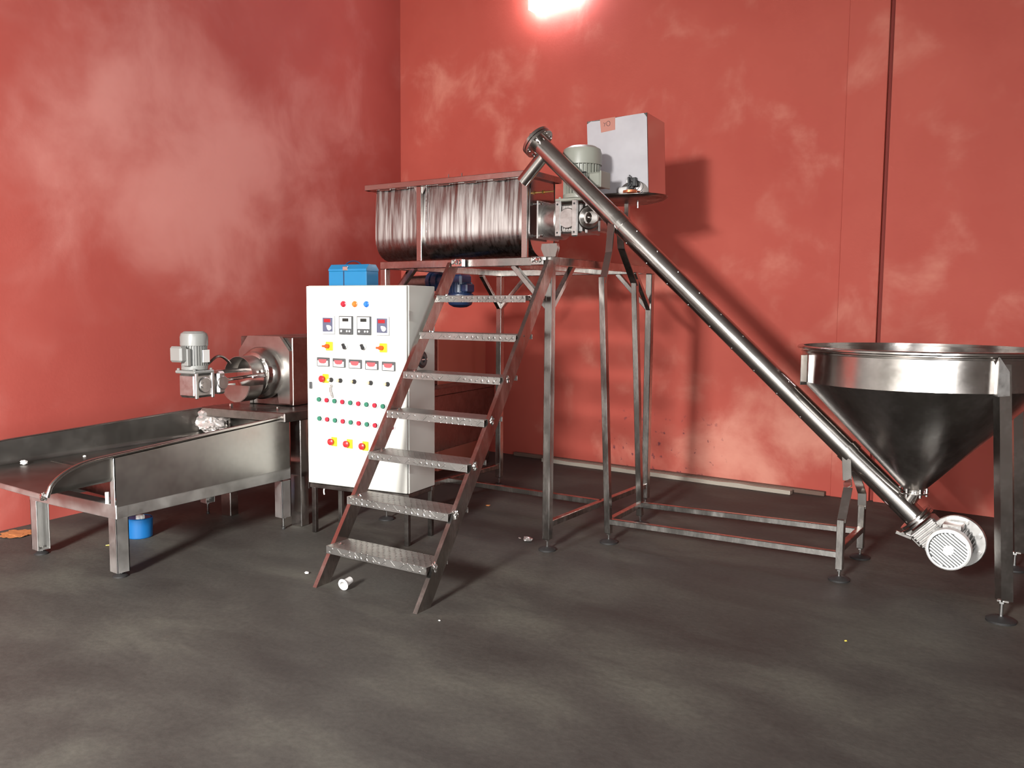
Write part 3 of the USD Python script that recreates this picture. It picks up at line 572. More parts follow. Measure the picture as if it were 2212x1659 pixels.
# toolbox on the cabinet
c_, s_ = math.cos(CA), math.sin(CA)
TB = Thing('toolbox', 'blue metal toolbox with sloping lid standing on top of the white cabinet', 'toolbox', (2.27 + c_ * 0.115 - s_ * 0.09, -3.315 + s_ * 0.115 + c_ * 0.09, 1.635), CA)
TB.add('body', box(0, 0.30, 0, 0.135, 0.0, 0.095, 0.004), 'toolbox')
TB.add('lid', prism([(0, 0.095), (0.135, 0.095), (0.135, 0.108), (0.105, 0.138), (0.03, 0.138), (0, 0.108)], 'x', 0, 0.30), 'toolbox', smooth=False)
TB.add('seam', box(0.119, 0.127, -0.002, 0.0, 0.0, 0.095, 0.0008), 'motor_blue')
TB.add('latch', box(0.115, 0.155, -0.004, 0.006, 0.098, 0.124, 0.002), 'chrome', label='silver latch')
TB.add('handle', tube(spline([(0.09, 0.067, 0.138), (0.11, 0.067, 0.153), (0.19, 0.067, 0.153), (0.21, 0.067, 0.138)]), 0.005), 'motor_blue')

# ------------------------------------------------------------------ extruder behind the cabinet
EA = math.radians(10)
EX = Thing('extruder', 'stainless extruder with round die head, half hidden behind the white cabinet', 'extruder', (1.67, -3.19, 0), EA)
EX.add('bed', box(-0.30, 0.44, -0.30, 2.75, 0.735, 0.80, 0.006), 'steel_dark', label='long dark bed')
EX.add('bed_apron', box(0.40, 0.436, -0.06, 2.75, 0.25, 0.735, 0.003), 'steel_dark')
for x in (-0.25, 0.39):
    for y in (-0.10, 1.2, 2.6):
        EX.add('leg', box(x - 0.045, x + 0.045, y - 0.04, y + 0.04, 0.0, 0.735, 0.004), 'steel')
EX.add('drive_housing', box(-0.24, 0.235, 0.03, 2.0, 0.80, 1.285, 0.006), 'steel_dark', label='long dark steel housing of the drive')
EX.add('rear_housing', box(-0.24, 0.24, 2.0, 2.93, 0.0, 1.25, 0.006), 'reflection_red', label='rear end of the machine, red-brown reflection painted into its colour')
ch = 0.085
EX.add('front_plate', prism([(-0.225, 0.80), (-0.225, 1.285 - ch * 1.2), (-0.225 + ch, 1.29), (0.235 - ch, 1.29), (0.235, 1.29 - ch * 1.2), (0.235, 0.82), (0.135, 0.82), (0.125, 0.89), (-0.13, 0.89), (-0.13, 0.80)], 'y', -0.005, 0.025), 'steel_sheet', smooth=False, label='chamfered front plate')
EX.add('die_flange', lathe([(0.185, 0), (0.185, 0.035), (0.175, 0.055), (0.155, 0.075), (0.15, 0.11), (0.12, 0.125), (0.0, 0.125)], (0.0, -0.005, 1.03), (0, -1, 0), 48), 'steel', label='round stepped die flange')
def arc_shell(r, a0, a1, y0, y1, c, t=0.004, n=26):
    a = np.linspace(a0, a1, n); yy = np.linspace(y0, y1, 3)
    g = np.array([[(c[0] + r * math.cos(q), y, c[1] + r * math.sin(q)) for y in yy] for q in a]); return sheet(g, t)
cz = 1.03
EX.add('upper_guard', [arc_shell(0.125, 0.05, PI - 0.05, -0.25, -0.125, (0, cz))], 'steel_sheet', label='upper half of the cutter guard')
EX.add('lower_guard', [arc_shell(0.125, PI + 0.1, 2 * PI - 0.1, -0.28, -0.15, (0.0, cz - 0.055)), prism([(0.125 * math.cos(q), cz - 0.055 + 0.125 * math.sin(q)) for q in np.linspace(PI + 0.1, 2 * PI - 0.1, 20)], 'y', -0.283, -0.278)], 'steel_sheet', label='lower half of the cutter guard, hanging open')
EX.add('guard_hinge', cyl((0.127, -0.25, cz - 0.01), (0.127, -0.13, cz - 0.01), 0.008, n=12), 'chrome')
for q in ((0.10, -0.14, cz + 0.10), (0.145, -0.18, cz + 0.03)): EX.add('guard_bolt', cyl(q, V(*q) + V(0, 0.03, 0), 0.012, n=6), 'chrome')
SH = -0.05
def EXM(name, m, material, **kw):
    m = cat(m); m.apply_translation([0, SH, 0]); return EX.add(name, m, material, **kw)
EX.add('cutter_shaft', cyl((0.02, -0.52 + SH, cz - 0.03), (0.02, -0.12, cz - 0.01), 0.011, n=14), 'chrome')
EX.add('support_arm', bar((-0.06, -0.48 + SH, cz + 0.03), (-0.06, -0.12, cz + 0.03), 0.02, 0.02), 'steel_dark')
EXM('bearing_block', [box(-0.055, 0.085, -0.47, -0.40, cz - 0.105, cz + 0.045, 0.014), cyl((0.085, -0.435, cz - 0.03), (0.097, -0.435, cz - 0.03), 0.045, n=28, bev=0.004), ring((0.015, -0.47, cz - 0.03), (0, -1, 0), 0.03, 0.062, 0.02)], 'alu', label='square cast bearing block')
EXM('cutter_gearbox', [box(-0.07, 0.075, -0.66, -0.50, cz - 0.115, cz + 0.04, 0.016), cyl((0.075, -0.58, cz - 0.035), (0.088, -0.58, cz - 0.035), 0.05, n=28, bev=0.004), cyl((0.088, -0.60, cz - 0.035), (0.096, -0.60, cz - 0.035), 0.018, n=20)] +
       [box(0.07, 0.085, -0.66 + k, -0.635 + k, cz - 0.12, cz + 0.045, 0.004) for k in (0.0, 0.135)], 'alu', label='cast aluminium cutter gearbox')
EXM('gearbox_hub', cyl((0.015, -0.51, cz - 0.03), (0.015, -0.40, cz - 0.03), 0.04, n=24), 'steel_dark')
vmotor(EX, 0.0, -0.585 + SH, cz + 0.04, cz + 0.312, 0.081, 'motor_light')
EXM('terminal_box', [box(-0.06, 0.04, -0.735, -0.675, cz + 0.115, cz + 0.215, 0.012), box(0.0, 0.05, -0.69, -0.66, cz + 0.09, cz + 0.20, 0.004)], 'motor_light')
EXM('name_plate', box(0.083, 0.092, -0.60, -0.545, cz + 0.11, cz + 0.19, 0.001), 'white_pl')
EXM('cable_loop', tube(spline([(0.0, -0.55, cz + 0.06), (0.02, -0.48, cz + 0.10), (0.02, -0.42, cz + 0.135), (0.0, -0.34, cz + 0.13), (0.0, -0.27, cz + 0.08)]), 0.009), 'steel_dark')
for x, y in ((0.33, 0.12), (0.30, -0.2), (-0.1, -0.22)):
    EX.add('bed_bolt', cyl((x, y, 0.80), (x, y, 0.825), 0.012, n=6), 'chrome')

# ------------------------------------------------------------------ discharge trough table
TT = Thing('discharge_tray', 'low steel table with a long curved discharge tray, left of the white cabinet', 'tray table', (1.74, -4.0, 0))
NR, NL, FRt, FLt = V(2.165, -4.57, 0), V(1.375, -4.62, 0), V(2.065, -3.36, 0), V(1.29, -3.41, 0)
def channel(p, z0, z1, open_dir, w=0.075, t=0.006):
    x, y = p[:2]; s = open_dir
    return cat(box(x - w / 2, x + w / 2, y - w / 2, y - w / 2 + t, z0, z1, 0.001), box(x - w / 2, x + w / 2, y + w / 2 - t, y + w / 2, z0, z1, 0.001),
               box(x - s * w / 2 - (0 if s > 0 else t), x - s * w / 2 + (t if s > 0 else 0), y - w / 2, y + w / 2, z0, z1, 0.001))
for q, o, z0 in ((NR, -1, 0.03), (NL, 1, 0.03), (FRt, -1, 0.085), (FLt, 1, 0.085)):
    TT.add('leg', channel(q, z0, 0.335, o), 'steel_dull', world=True)
    foot(TT, q[:2], z0 + 0.004, 0.04 if z0 < 0.05 else 0.012, 0.015, bolt=0.010)
    TT.add('foot_plate', box(q[0] - 0.034, q[0] + 0.034, q[1] - 0.034, q[1] + 0.034, z0, z0 + 0.006), 'steel_dull', world=True)
zb, dz_ = 0.372, 0.012
for a, b, da, db in ((NL, NR, 0, 0), (FLt, FRt, dz_, dz_), (NR, FRt, 0, dz_), (NL, FLt, 0, dz_)):
    e = unit(b - a) * 0.0375
    TT.add('frame_beam', bar(zz(a - e, zb + da), zz(b + e, zb + db), 0.075, 0.08), 'steel_dull', world=True)
# tray: sloping rims, flat bottom, open spout overhanging the front of the frame
def lerp(a, b, t): return V(*a) + (V(*b) - V(*a)) * t
def rimz(y): return 0.775 + (0.686 - 0.775) * (-3.345 - y) / 1.32
def xr(y): return 2.095 + 0.0735 * (-3.345 - y)
def xl(y): return 1.294 - 0.0755 * (-3.345 - y)
def botz(y): return 0.578 - 0.032 * (-3.345 - y)
YS = -4.975
ys = np.r_[np.linspace(-3.345, -4.62, 12), np.linspace(-4.66, YS, 18)]
def top(y):
    if y > -4.68: return rimz(y)
    t = (-4.68 - y) / (-4.68 - YS); return botz(y) + (rimz(y) - botz(y)) * math.sqrt(max(0.0, 1 - t ** 2.2))
def section(y):
    r = 0.035; z0, zt_ = botz(y), max(top(y), botz(y) + 0.002); p = []
    h = zt_ - z0
    for t in np.linspace(0, 1, 5): p.append((xr(y), y, zt_ - max(0, h - r) * t))
    rr = min(r, h)
    for t in np.linspace(0, PI / 2, 6)[1:]: p.append((xr(y) - rr * (1 - math.cos(t)), y, z0 + rr * (1 - math.sin(t))))
    q = [(xl(y) + (xr(y) - x), y, z) for x, y, z in p]
    return p + [((p[-1][0] + q[-1][0]) / 2, y, z0)] + q[::-1]
grid = np.array([section(y) for y in ys])
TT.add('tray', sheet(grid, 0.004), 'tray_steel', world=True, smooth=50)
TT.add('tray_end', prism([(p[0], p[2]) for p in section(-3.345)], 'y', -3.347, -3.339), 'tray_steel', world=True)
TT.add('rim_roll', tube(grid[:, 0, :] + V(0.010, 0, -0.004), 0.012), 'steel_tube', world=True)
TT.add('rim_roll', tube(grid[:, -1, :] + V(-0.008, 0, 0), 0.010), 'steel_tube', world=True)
TT.add('end_rim', tube([V(2.10, -3.34, 0.778), V(1.7, -3.34, 0.778), V(1.29, -3.34, 0.778)], 0.011), 'steel_tube', world=True)
TT.add('front_lip', bar((xl(YS), YS, botz(YS) - 0.006), (xr(YS), YS, botz(YS) - 0.006), 0.014, 0.026), 'steel_dull', world=True)
w_ = crumple(0.022, 5, 0.9, 2, 0.7); w_.apply_translation([xr(YS) - 0.01, YS - 0.006, botz(YS) - 0.02]); TT.add('lip_weld', w_, 'weld', world=True)
for y in (-3.6, -4.5): TT.add('tray_bearer', bar((1.32, y, 0.48), (2.04, y, 0.48), 0.04, 0.135), 'steel_dark', world=True)
pa = [V(2.206, -4.60, 0.40), V(2.112, -3.335, 0.42), V(2.112, -3.335, 0.757), V(2.206, -4.60, 0.672)]
pm = np.array([[pa[0], pa[3]], [(pa[0] + pa[1]) / 2, (pa[3] + pa[2]) / 2], [pa[1], pa[2]]]); TT.add('side_panel', sheet(pm, 0.004), 'steel_sheet', world=True, smooth=False, label='tall bright side panel')
TT.add('corner_strip', [bar((2.18, -4.606, 0.40), (2.18, -4.606, 0.672), 0.045, 0.004, up=(0, 1, 0))], 'steel_dull', world=True)
TT.add('corner_bolt', [cyl((2.12, -4.605, 0.41), (2.12, -4.605, 0.475), 0.011, n=12)], 'paper', world=True)
TT.add('cable', tube(spline([(1.80, -4.35, 0.50), (1.84, -4.40, 0.43), (1.95, -4.45, 0.40), (2.08, -4.50, 0.43)]), 0.006), 'black', world=True, label='black cable looping under the tray')

# crumpled film left in the tray
fm = crumple(0.11, 12, 0.75, 3, 0.9); fm.apply_translation([1.42, -3.44, 0.582])
fm.vertices[:, 1] = np.minimum(fm.vertices[:, 1], -3.37)
single('plastic_wrap', fm, 'foil', 'crumpled clear plastic wrap in the far left corner of the discharge tray', 'plastic wrap', smooth=False)
for k, (x, y, z, r, lab) in enumerate(((1.29, -4.66, 0.558, 0.024, 'pale lump of waste in the discharge tray, the one nearer the front lip'), (1.36, -4.33, 0.567, 0.011, 'small white crumb in the middle of the discharge tray'))):
    q = crumple(r, 20 + k, 0.6); q.apply_translation([x, y, z - 0.02]); single('waste_lump', q, 'paper', lab, 'waste', smooth=False)

# ------------------------------------------------------------------ auger conveyor
A0, A1 = V(3.335, -2.205, 2.605), V(5.735, -1.915, 0.330)
ax = unit(A1 - A0); hh = unit(V(ax[0], ax[1], 0)); dn = unit(V(0, 0, -1) - ax * (-ax[2])); sd = np.cross(ax, dn)
AU = Thing('auger_conveyor', 'long shiny steel tube conveyor rising from the round hopper to the mixing trough', 'conveyor', (4.6, -2.0, 0))
RT = 0.0625
AU.add('tube', cyl(A0, A1, RT, n=48), 'steel_tube', world=True)
AU.add('sleeve_joint', [ring(A0 + ax * s, ax, RT, RT + 0.004, 0.05) for s in (0.80,)], 'steel_tube', world=True)
fl_ = AU.add('end_flange', [cyl(A0 - ax * 0.034, A0 - ax * 0.012, 0.112, n=40, bev=0.002), cyl(A0 - ax * 0.008, A0 + ax * 0.012, 0.112, n=40, bev=0.002)], 'steel', world=True)
for k in range(6):
    a = k * PI / 3 + 0.3; o = (dn * math.cos(a) + sd * math.sin(a)) * 0.093
    AU.add('bolt', cat(cyl(A0 + o - ax * 0.045, A0 + o + ax * 0.024, 0.006, n=10), cyl(A0 + o + ax * 0.012, A0 + o + ax * 0.02, 0.011, n=6)), 'chrome', parent=fl_, world=True)
OS = A0 + ax * 0.085
AU.add('outlet_pipe', lathe([(0.044, 0.03), (0.044, 0.265), (0.040, 0.265), (0.040, 0.03), (0.044, 0.03)], OS, dn, 36), 'steel_tube', world=True)
rv = []
for k in range(9):
    q = A0 + ax * (0.95 + k * 0.19)
    for s in (-1, 1):
        o = unit(V(0, -1, 0) * 0.55 + (-dn) * s * 0.83); rv.append((q + o * (RT - 0.001), o))
for q, o in rv:
    if random.random() < 0.75: AU.add('rivet', cyl(q, q + o * 0.005, 0.006, n=8, bev=0.001), 'chrome', world=True)
# stand
fA, fB, fC, fD = V(3.986, -2.315, 0), V(3.927, -1.764, 0), V(5.39, -2.203, 0), V(5.374, -1.681, 0)
tA, tB = V(3.925, -2.345, 1.70), V(3.875, -1.82, 1.70)
for f_, t_ in ((fA, tA), (fB, tB), (fC, V(5.39, -2.203, 0.345)), (fD, V(5.374, -1.681, 0.325))):
    b0 = f_ + (t_ - f_) * (0.062 / t_[2])
    AU.add('leg', bar(b0, t_, 0.04, 0.04, up=(0, 1, 0), b=0.003), 'rail', world=True)
    foot(AU, f_[:2], 0.066, 0.058)
def at(f_, t_, z): return f_ + (t_ - f_) * (z / t_[2])
AU.add('base_rail', bar(at(fA, tA, 0.14), V(5.39, -2.203, 0.145), 0.036, 0.036), 'rail', world=True)
AU.add('base_rail', bar(at(fB, tB, 0.14), V(5.374, -1.681, 0.165), 0.036, 0.036), 'rail', world=True)
AU.add('base_rail', bar(at(fA, tA, 0.14), at(fB, tB, 0.14), 0.036, 0.036), 'rail', world=True)
AU.add('base_rail', bar(V(5.39, -2.203, 0.18), V(5.374, -1.681, 0.18), 0.036, 0.036), 'rail', world=True)
def strap(pts, w=0.05, t=0.008):
    return cat(*[bar(a, b, w, t, up=(0, 1, 0.0001), b=0.001) for a, b in zip(pts[:-1], pts[1:])])
cL = A0 + ax * ((3.905 - A0[0]) / ax[0]); cR = A0 + ax * ((5.355 - A0[0]) / ax[0])
AU.add('tube_bracket', strap([tA + V(0, 0, -0.04), V(3.905, -2.235, 1.86), V(3.895, cL[1] - 0.055, 2.06)]), 'steel', world=True)
AU.add('tube_bracket', strap([tB + V(0, 0, -0.04), V(3.885, -2.04, 1.90), V(3.895, cL[1] + 0.05, 2.06)]), 'steel_dark', world=True)
AU.add('tube_bracket', strap([V(5.39, -2.203, 0.325), V(5.385, -2.07, 0.50), V(5.365, cR[1] - 0.05, 0.53), V(5.355, cR[1] - 0.055, 0.68)]), 'steel', world=True)
AU.add('tube_bracket', strap([V(5.374, -1.681, 0.305), V(5.372, -1.685, 0.40), V(5.365, -1.85, 0.56), V(5.36, cR[1] + 0.05, 0.64)]), 'steel', world=True)
for c in (cL, cR): AU.add('tube_clamp', ring(c - ax * 0.025, ax, RT, RT + 0.005, 0.05), 'steel', world=True)
# inlet under the hopper
IN = A0 + ax * ((5.655 - A0[0]) / ax[0])
NT = V(5.697, -1.92, 0.497); sp_ = unit(NT - IN)
AU.add('inlet_pipe', cyl(IN, NT - sp_ * 0.006, 0.046, n=32), 'steel_tube', world=True)
fi = AU.add('inlet_flange', cyl(NT - V(0, 0, 0.008), NT, 0.082, n=32, bev=0.001), 'steel', world=True)
for k in range(6):
    a = k * PI / 3 + 0.2; o = V(math.cos(a), math.sin(a), 0) * 0.068; AU.add('bolt', cyl(NT + o + V(0, 0, -0.025), NT + o + V(0, 0, 0.022), 0.0075, n=6), 'chrome', parent=fi, world=True)
# gear motor at the lower end
AU.add('lower_flange', [cyl(A1 - ax * 0.035, A1 - ax * 0.02, 0.10, n=36, bev=0.002), cyl(A1 - ax * 0.014, A1, 0.10, n=36, bev=0.002)], 'steel', world=True)
G = A1 + ax * 0.085
gm = box(-0.07, 0.07, -0.075, 0.075, -0.08, 0.08, 0.012); T = np.eye(4); T[:3, 0], T[:3, 1], T[:3, 2], T[:3, 3] = ax, np.cross(-dn, ax), -dn, G; gm.apply_transform(T)
ribs = []
for k in range(7):
    q = box(-0.06 + k * 0.02 - 0.005, -0.06 + k * 0.02 + 0.005, -0.083, -0.07, -0.075, 0.075, 0.002); q.apply_transform(T); ribs.append(q)
AU.add('gearbox', [gm] + ribs, 'alu', world=True, label='bright cast aluminium gearbox at the lower end')
MC = V(5.925, -1.93, 0.262)
AU.add('mount_flange', [cyl(MC + V(0.01, -0.02, 0), MC + V(0.01, -0.045, 0), 0.142, n=48, bev=0.004)] + [cyl(MC + V(0.01 + 0.118 * math.cos(a), -0.06, 0.118 * math.sin(a)), MC + V(0.01 + 0.118 * math.cos(a), -0.04, 0.118 * math.sin(a)), 0.010, n=6) for a in np.arange(8) * PI / 4 + 0.4], 'alu', world=True)
AU.add('flange_neck', cyl(G + V(0.02, 0.0, -0.01), MC + V(0.0, -0.03, 0), 0.075, n=32), 'alu', world=True)
core = [cyl(MC + V(0, -0.05, 0), MC + V(0, -0.21, 0), 0.088, n=36)] + [bar(MC + V(0.092 * math.cos(a), -0.055, 0.092 * math.sin(a)), MC + V(0.092 * math.cos(a), -0.205, 0.092 * math.sin(a)), 0.005, 0.022, up=(math.cos(a), 0, math.sin(a)), b=0) for a in np.arange(28) * PI / 14]
AU.add('motor_body', core, 'motor_light', world=True)
fc = AU.add('fan_cover', lathe([(0.098, 0), (0.108, 0.004), (0.108, 0.055), (0.100, 0.066), (0.092, 0.066), (0.092, 0.03)], MC + V(0, -0.20, 0), (0, -1, 0), 48), 'white_motor', world=True, label='round white fan cover facing the room')
slat = []
for k in range(13):
    o = -0.084 + k * 0.014; w = math.sqrt(max(0.0, 0.09 ** 2 - o * o))
    d2 = V(0.80, 0, -0.60); e2 = V(0.60, 0, 0.80); c0 = MC + V(0.004, -0.262, 0) + e2 * o
    slat.append(bar(c0 - d2 * w, c0 + d2 * w, 0.0085, 0.006, up=(0, 1, 0), b=0.001))
AU.add('grille_slats', slat, 'white_motor', parent=fc, world=True)
AU.add('grille_hub', cyl(MC + V(0.004, -0.262, 0), MC + V(0.004, -0.272, 0), 0.026, n=24, bev=0.003), 'white_motor', parent=fc, world=True)
AU.add('grille_back', cyl(MC + V(0.003, -0.2575, 0), MC + V(0.003, -0.2585, 0), 0.09, n=36), 'darkgrey', parent=fc, world=True)
AU.add('terminal_box', box(MC[0] - 0.05, MC[0] + 0.05, -2.10, -2.0, 0.335, 0.375, 0.006), 'alu', world=True)
AU.add('torque_lug', [bar(G + dn * 0.08 - ax * 0.10, G + dn * 0.08 + ax * 0.02, 0.03, 0.04), bar(G + dn * 0.13 - ax * 0.12 + V(0, -0.02, 0), G + dn * 0.09 - ax * 0.04 + V(0, -0.02, 0), 0.02, 0.02), cyl(G + dn * 0.10 - ax * 0.09 + V(0, -0.05, 0), G + dn * 0.10 - ax * 0.09 + V(0, 0.02, 0), 0.009, n=8)], 'steel', world=True)
# tray carried by the conveyor for the steel tank
dish = lathe([(0, 0), (0.22, 0.002), (0.29, 0.018), (0.315, 0.034), (0.318, 0.044), (0.30, 0.044), (0.27, 0.032), (0, 0.028)], (0, 0, 0), n=56)
dish.apply_transform(np.diag([1.0, 0.80, 1.0, 1.0])); dish.apply_translation([3.60, -1.47, 2.262])
AU.add('tank_shelf', dish, 'steel_dark', world=True, label='dark oval shelf pan under the tank')
AU.add('shelf_bolt', cyl((3.72, -1.50, 2.22), (3.72, -1.50, 2.27), 0.009, n=8), 'chrome', world=True)
AU.add('shelf_post', [bar((3.607, -1.45, 2.0), (3.607, -1.45, 2.265), 0.034, 0.034, up=(0, 1, 0)), bar((3.607, -1.45, 2.03), (3.91, -2.12, 2.035), 0.03, 0.03)], 'rail', world=True)

# ------------------------------------------------------------------ steel tank on the shelf
TK = Thing('square_tank', 'square steel tank with pale protective film and a pink tape patch, above the conveyor tube', 'tank', (3.63, -1.49, 2.292), math.radians(7))
tilt = trimesh.transformations.rotation_matrix(math.radians(-2.4), [0, 1, 0])
def tk(m): m = cat(m) if isinstance(m, (list, tuple)) else m; m = m.copy(); m.apply_transform(tilt); return m
BW, BD, BH = 0.45, 0.36, 0.545
TK.add('shell', tk([box(-BW / 2, BW / 2, -BD / 2, -BD / 2 + 0.004, 0.003, BH), box(-BW / 2, BW / 2, BD / 2 - 0.004, BD / 2, 0.003, BH), box(-BW / 2, -BW / 2 + 0.004, -BD / 2, BD / 2, 0.003, BH), box(BW / 2 - 0.004, BW / 2, -BD / 2, BD / 2, 0.003, BH), box(-BW / 2, BW / 2, -BD / 2, BD / 2, 0.003, 0.008)]), 'steel_mirror')
yf = -BD / 2
cut = Polygon([(-BW / 2 + 0.002, 0.03), (-BW / 2 - 0.001, BH - 0.02), (-BW / 2 + 0.03, BH - 0.004), (-BW / 2 + 0.09, BH - 0.008), (0.05, BH - 0.001), (BW / 2 - 0.025, BH), (BW / 2 - 0.003, BH - 0.03), (BW / 2 - 0.003, 0.005), (-BW / 2 + 0.01, 0.005)])
from shapely import affinity
from shapely.geometry import Point
hole = affinity.scale(Point(0.115, 0.0).buffer(0.098, 24), 1.15, 0.95)
film = cut.difference(hole)
TK.add('film_sheet', tk([prism(g, 'y', yf - 0.0025, yf - 0.0002) for g in getattr(film, 'geoms', [film])]), 'film', smooth=False, label='pale lilac protective film')
TK.add('tape_patch', tk(prism([(-0.125, BH + 0.001), (-0.01, BH + 0.003), (-0.012, BH - 0.085), (-0.118, BH - 0.092)], 'y', yf - 0.004, yf - 0.0025)), 'tape', smooth=False, label='pink brown tape patch with a scribbled mark')
sc = [[(-0.098, BH - 0.025), (-0.088, BH - 0.037), (-0.078, BH - 0.026)], [(-0.088, BH - 0.037), (-0.094, BH - 0.052)], [(-0.062 + 0.014 * math.cos(a), BH - 0.036 + 0.017 * math.sin(a)) for a in np.linspace(0, 6.28, 12)]]
TK.add('scribble', tk([tube([(x, yf - 0.004, z) for x, z in s], 0.0016, 6) for s in sc]), 'ink')
TK.add('valve', tk([cyl((0.10, yf, 0.06), (0.10, yf - 0.05, 0.06), 0.014, n=16), cyl((0.10, yf - 0.015, 0.06), (0.10, yf - 0.03, 0.06), 0.024, n=6), box(0.092, 0.107, yf - 0.055, yf - 0.03, 0.055, 0.115, 0.003), box(0.12, 0.15, yf - 0.04, yf - 0.015, 0.05, 0.11, 0.004)]), 'black', label='black valve and fittings at the bottom')
TK.add('fitting', tk([cyl((0.085, yf, 0.09), (0.085, yf - 0.03, 0.09), 0.012, n=14), cyl((0.02, yf - 0.03, 0.028), (0.085, yf - 0.035, 0.028), 0.026, n=20, bev=0.006)]), 'white_pl', label='white fitting')
TK.add('copper_coil', tk([ring((0.10, yf - 0.03, 0.008), (0, 0, 1), 0.02, 0.05, 0.016), cyl((0.05, yf - 0.035, 0.014), (0.15, yf - 0.03, 0.014), 0.010, n=12)]), 'copper', label='copper coloured coil at the foot')
TK.add('wire', tk([tube(spline([(0.115, yf - 0.02, 0.10), (0.10, yf - 0.035, 0.13), (0.12, yf - 0.02, 0.05), (0.19, yf - 0.03, 0.01)]), 0.0025, 6), tube(spline([(0.15, yf - 0.02, 0.09), (0.175, yf - 0.03, 0.06), (0.15, yf - 0.035, 0.02)]), 0.0025, 6)]), 'black')

# ------------------------------------------------------------------ round hopper
HC = V(5.70, -1.92, 0)
HP = Thing('feed_hopper', 'big round stainless steel feed hopper with conical bottom, at the right edge', 'hopper', (5.70, -1.92, 0))
HP.add('band', lathe([(0.618, 1.105), (0.618, 1.285), (0.612, 1.285), (0.612, 1.105), (0.618, 1.105)], (HC[0], HC[1], 0), n=96), 'steel', world=True, smooth=40)
HP.add('rim', lathe([(0.612, 1.284), (0.640, 1.284), (0.645, 1.289), (0.645, 1.298), (0.640, 1.303), (0.612, 1.303), (0.612, 1.284)], (HC[0], HC[1], 0), n=96), 'steel_tube', world=True, smooth=35, label='thin rolled rim')
HP.add('rim_bead', lathe([(0.618, 1.264), (0.624, 1.266), (0.625, 1.274), (0.618, 1.278)], (HC[0], HC[1], 0), n=96), 'steel_tube', world=True)
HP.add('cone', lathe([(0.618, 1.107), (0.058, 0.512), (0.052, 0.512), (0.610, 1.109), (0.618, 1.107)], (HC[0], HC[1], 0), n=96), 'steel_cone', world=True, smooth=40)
HP.add('neck', cyl((5.70, -1.92, 0.515), (5.70, -1.92, 0.498), 0.056, n=36), 'steel', world=True)
lug = HC + V(math.cos(PI + 0.62), math.sin(PI + 0.62), 0) * 0.62
HP.add('side_lug', angle_bar(zz(lug, 1.09), zz(lug, 1.255), 0.04, 0.005, 2.4), 'steel', world=True)
def lprofile(x, y, z0, z1, w, t, a1, a2):
    u1, u2 = V(math.cos(a1), math.sin(a1)), V(math.cos(a2), math.sin(a2)); o = V(x, y)
    return prism([tuple(q) for q in (o, o + u1 * w, o + u1 * w + u2 * t, o + u1 * t + u2 * t, o + u2 * w + u1 * t, o + u2 * w)], 'z', z0, z1)
for (x, y) in ((6.205, -2.40), (6.165, -1.395)):
    cx = lprofile(x, y, 0.10, 1.25, 0.058, 0.005, math.radians(35), math.radians(125))
    v_ = np.array(cx.vertices); v_[:, 0] -= 0.058 * v_[:, 2]; cx.vertices = v_
    HP.add('leg', cx, 'steel', world=True, smooth=False)
    foot(HP, (x - 0.005, y + 0.02), 0.105, 0.068, 0.02, bolt=0.010)
    HP.add('bolt_plate', box(x - 0.025, x + 0.025, y + 0.005, y + 0.05, 0.10, 0.108), 'steel', world=True)
bx = V(6.132, -2.40, 0); inn_ = unit(HC - bx)
for s in (-1, 1):
    w_ = V(math.cos(math.radians(35)), math.sin(math.radians(35)), 0) if s > 0 else V(math.cos(math.radians(125)), math.sin(math.radians(125)), 0)
    k_ = V(0.002, -0.006, 0); tri = [bx + V(0, 0, 1.285) + k_, bx + w_ * 0.05 + V(0, 0, 1.215) + k_, bx + w_ * 0.058 + V(0, 0, 1.10) + k_, bx + V(0, 0, 1.095) + k_]
    tri = np.array(tri); HP.add('leg_bracket', trimesh.convex.convex_hull(np.vstack([tri, tri + inn_ * 0.006])), 'alu', world=True, smooth=False, label='pale pointed bracket joining leg and band')
for (x, y) in ((6.12, -2.36), (6.085, -1.42)):
    q = V(x, y, 1.18); HP.add('leg_tie', bar(q, q + unit(zz(HC, 1.18) - q) * 0.085, 0.02, 0.10), 'steel', world=True)
HP.add('cone_strut', bar((6.12, -1.40, 0.95), (6.00, -1.55, 0.90), 0.02, 0.02), 'rail', world=True)

# ------------------------------------------------------------------ small things on the floor
BK = Thing('blue_tub', 'small round blue tub on the floor under the discharge tray', 'tub', (1.48, -4.05, 0))
BK.add('tub_body', lathe([(0, 0), (0.074, 0), (0.080, 0.006), (0.083, 0.125), (0.078, 0.130), (0.076, 0.125), (0.074, 0.01), (0, 0.01)], n=40), 'bucket')
BK.add('lid', lathe([(0.0, 0.118), (0.074, 0.118), (0.070, 0.126), (0.0, 0.128)], n=36), 'bucket')
BK.add('spout', [cyl((0.03, -0.02, 0.126), (0.03, -0.02, 0.15), 0.018, n=20), box(0.02, 0.075, -0.03, 0.0, 0.128, 0.158, 0.006)], 'white_pl', label='white cap')
BK.add('bail_ear', cyl((-0.02, -0.08, 0.09), (-0.022, -0.092, 0.09), 0.010, n=12), 'white_pl')
cp = lathe([(0.018, 0), (0.030, 0), (0.032, 0.004), (0.024, 0.012), (0.021, 0.02), (0.018, 0.065), (0.014, 0.068), (0.0, 0.068), (0.0, 0.062), (0.013, 0.062), (0.018, 0.012), (0.018, 0)], n=32)
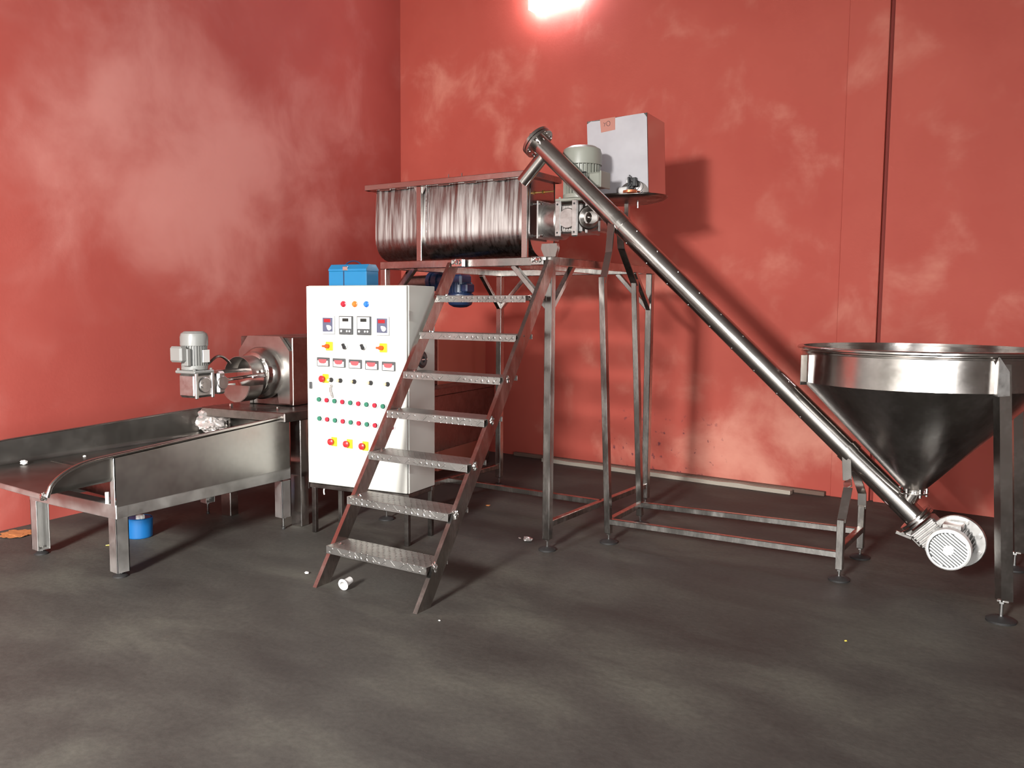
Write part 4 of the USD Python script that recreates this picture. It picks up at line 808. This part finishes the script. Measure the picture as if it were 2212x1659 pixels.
cp.apply_transform(trimesh.transformations.rotation_matrix(-PI / 2 + 0.16, [1, 0, 0])); cp.apply_translation([0, -0.03, 0.0]); cp.apply_translation([0, 0, -cp.bounds[0][2]])
cp.apply_transform(trimesh.transformations.rotation_matrix(math.radians(8), [0, 0, 1])); cp.apply_translation([3.32, -3.965, 0])
single('bottle_cap', cp, 'white_pl', 'small white flanged plastic cap lying on the floor at the foot of the stair', 'cap')
def scrap(x, y, r, m, label, cat_, seed, flat=0.3, group=None):
    q = crumple(r, seed, flat, 2, 0.8); q.apply_translation([x, y, 0]); return single('plastic_scrap' if cat_ == 'scrap' else cat_.replace(' ', '_'), q, m, label, cat_, group, smooth=False)
scrap(3.55, -2.60, 0.032, 'foil', 'crumpled glittering foil scrap on the floor left of the platform leg', 'foil scrap', 31, 0.35)
scrap(3.475, -2.585, 0.010, 'foil', 'tiny bright scrap just left of the foil scrap by the platform leg', 'scrap', 32)
scrap(1.78, -2.98, 0.022, 'paper', 'white scrap on the floor behind the far tray leg, the right one of two', 'scrap', 33)
scrap(1.63, -2.86, 0.018, 'paper', 'duller white scrap behind the far tray leg, the left one of two', 'scrap', 34)
scrap(2.95, -3.92, 0.012, 'paper', 'tiny white crumb on the open floor left of the stair', 'scrap', 35, 0.5)
scrap(1.36, -3.95, 0.022, 'orange_scrap', 'orange dust scrap on the floor under the discharge tray', 'scrap', 36, 0.2)
scrap(2.75, -1.98, 0.016, 'orange_scrap', 'small orange scrap on the floor under the platform', 'scrap', 37, 0.25)
scrap(5.66, -3.10, 0.006, 'straw', 'tiny yellow crumb on the open floor in front of the conveyor', 'scrap', 38, 0.4)
scrap(4.02, -4.02, 0.006, 'paper', 'tiny white crumb right of the stair foot', 'scrap', 39, 0.4)
q = crumple(0.10, 41, 0.05, 3, 0.8); q.apply_translation([0.80, -4.50, 0]); single('orange_dust', q, 'orange_scrap', 'low heap of orange dust on the floor by the left wall', 'dust', smooth=False)
single('straw', tube(spline([(1.52, -4.30, 0.004), (1.56, -4.27, 0.006), (1.60, -4.26, 0.004)]), 0.003, 6), 'straw', 'thin yellow straw on the floor beside the near tray leg', 'straw')
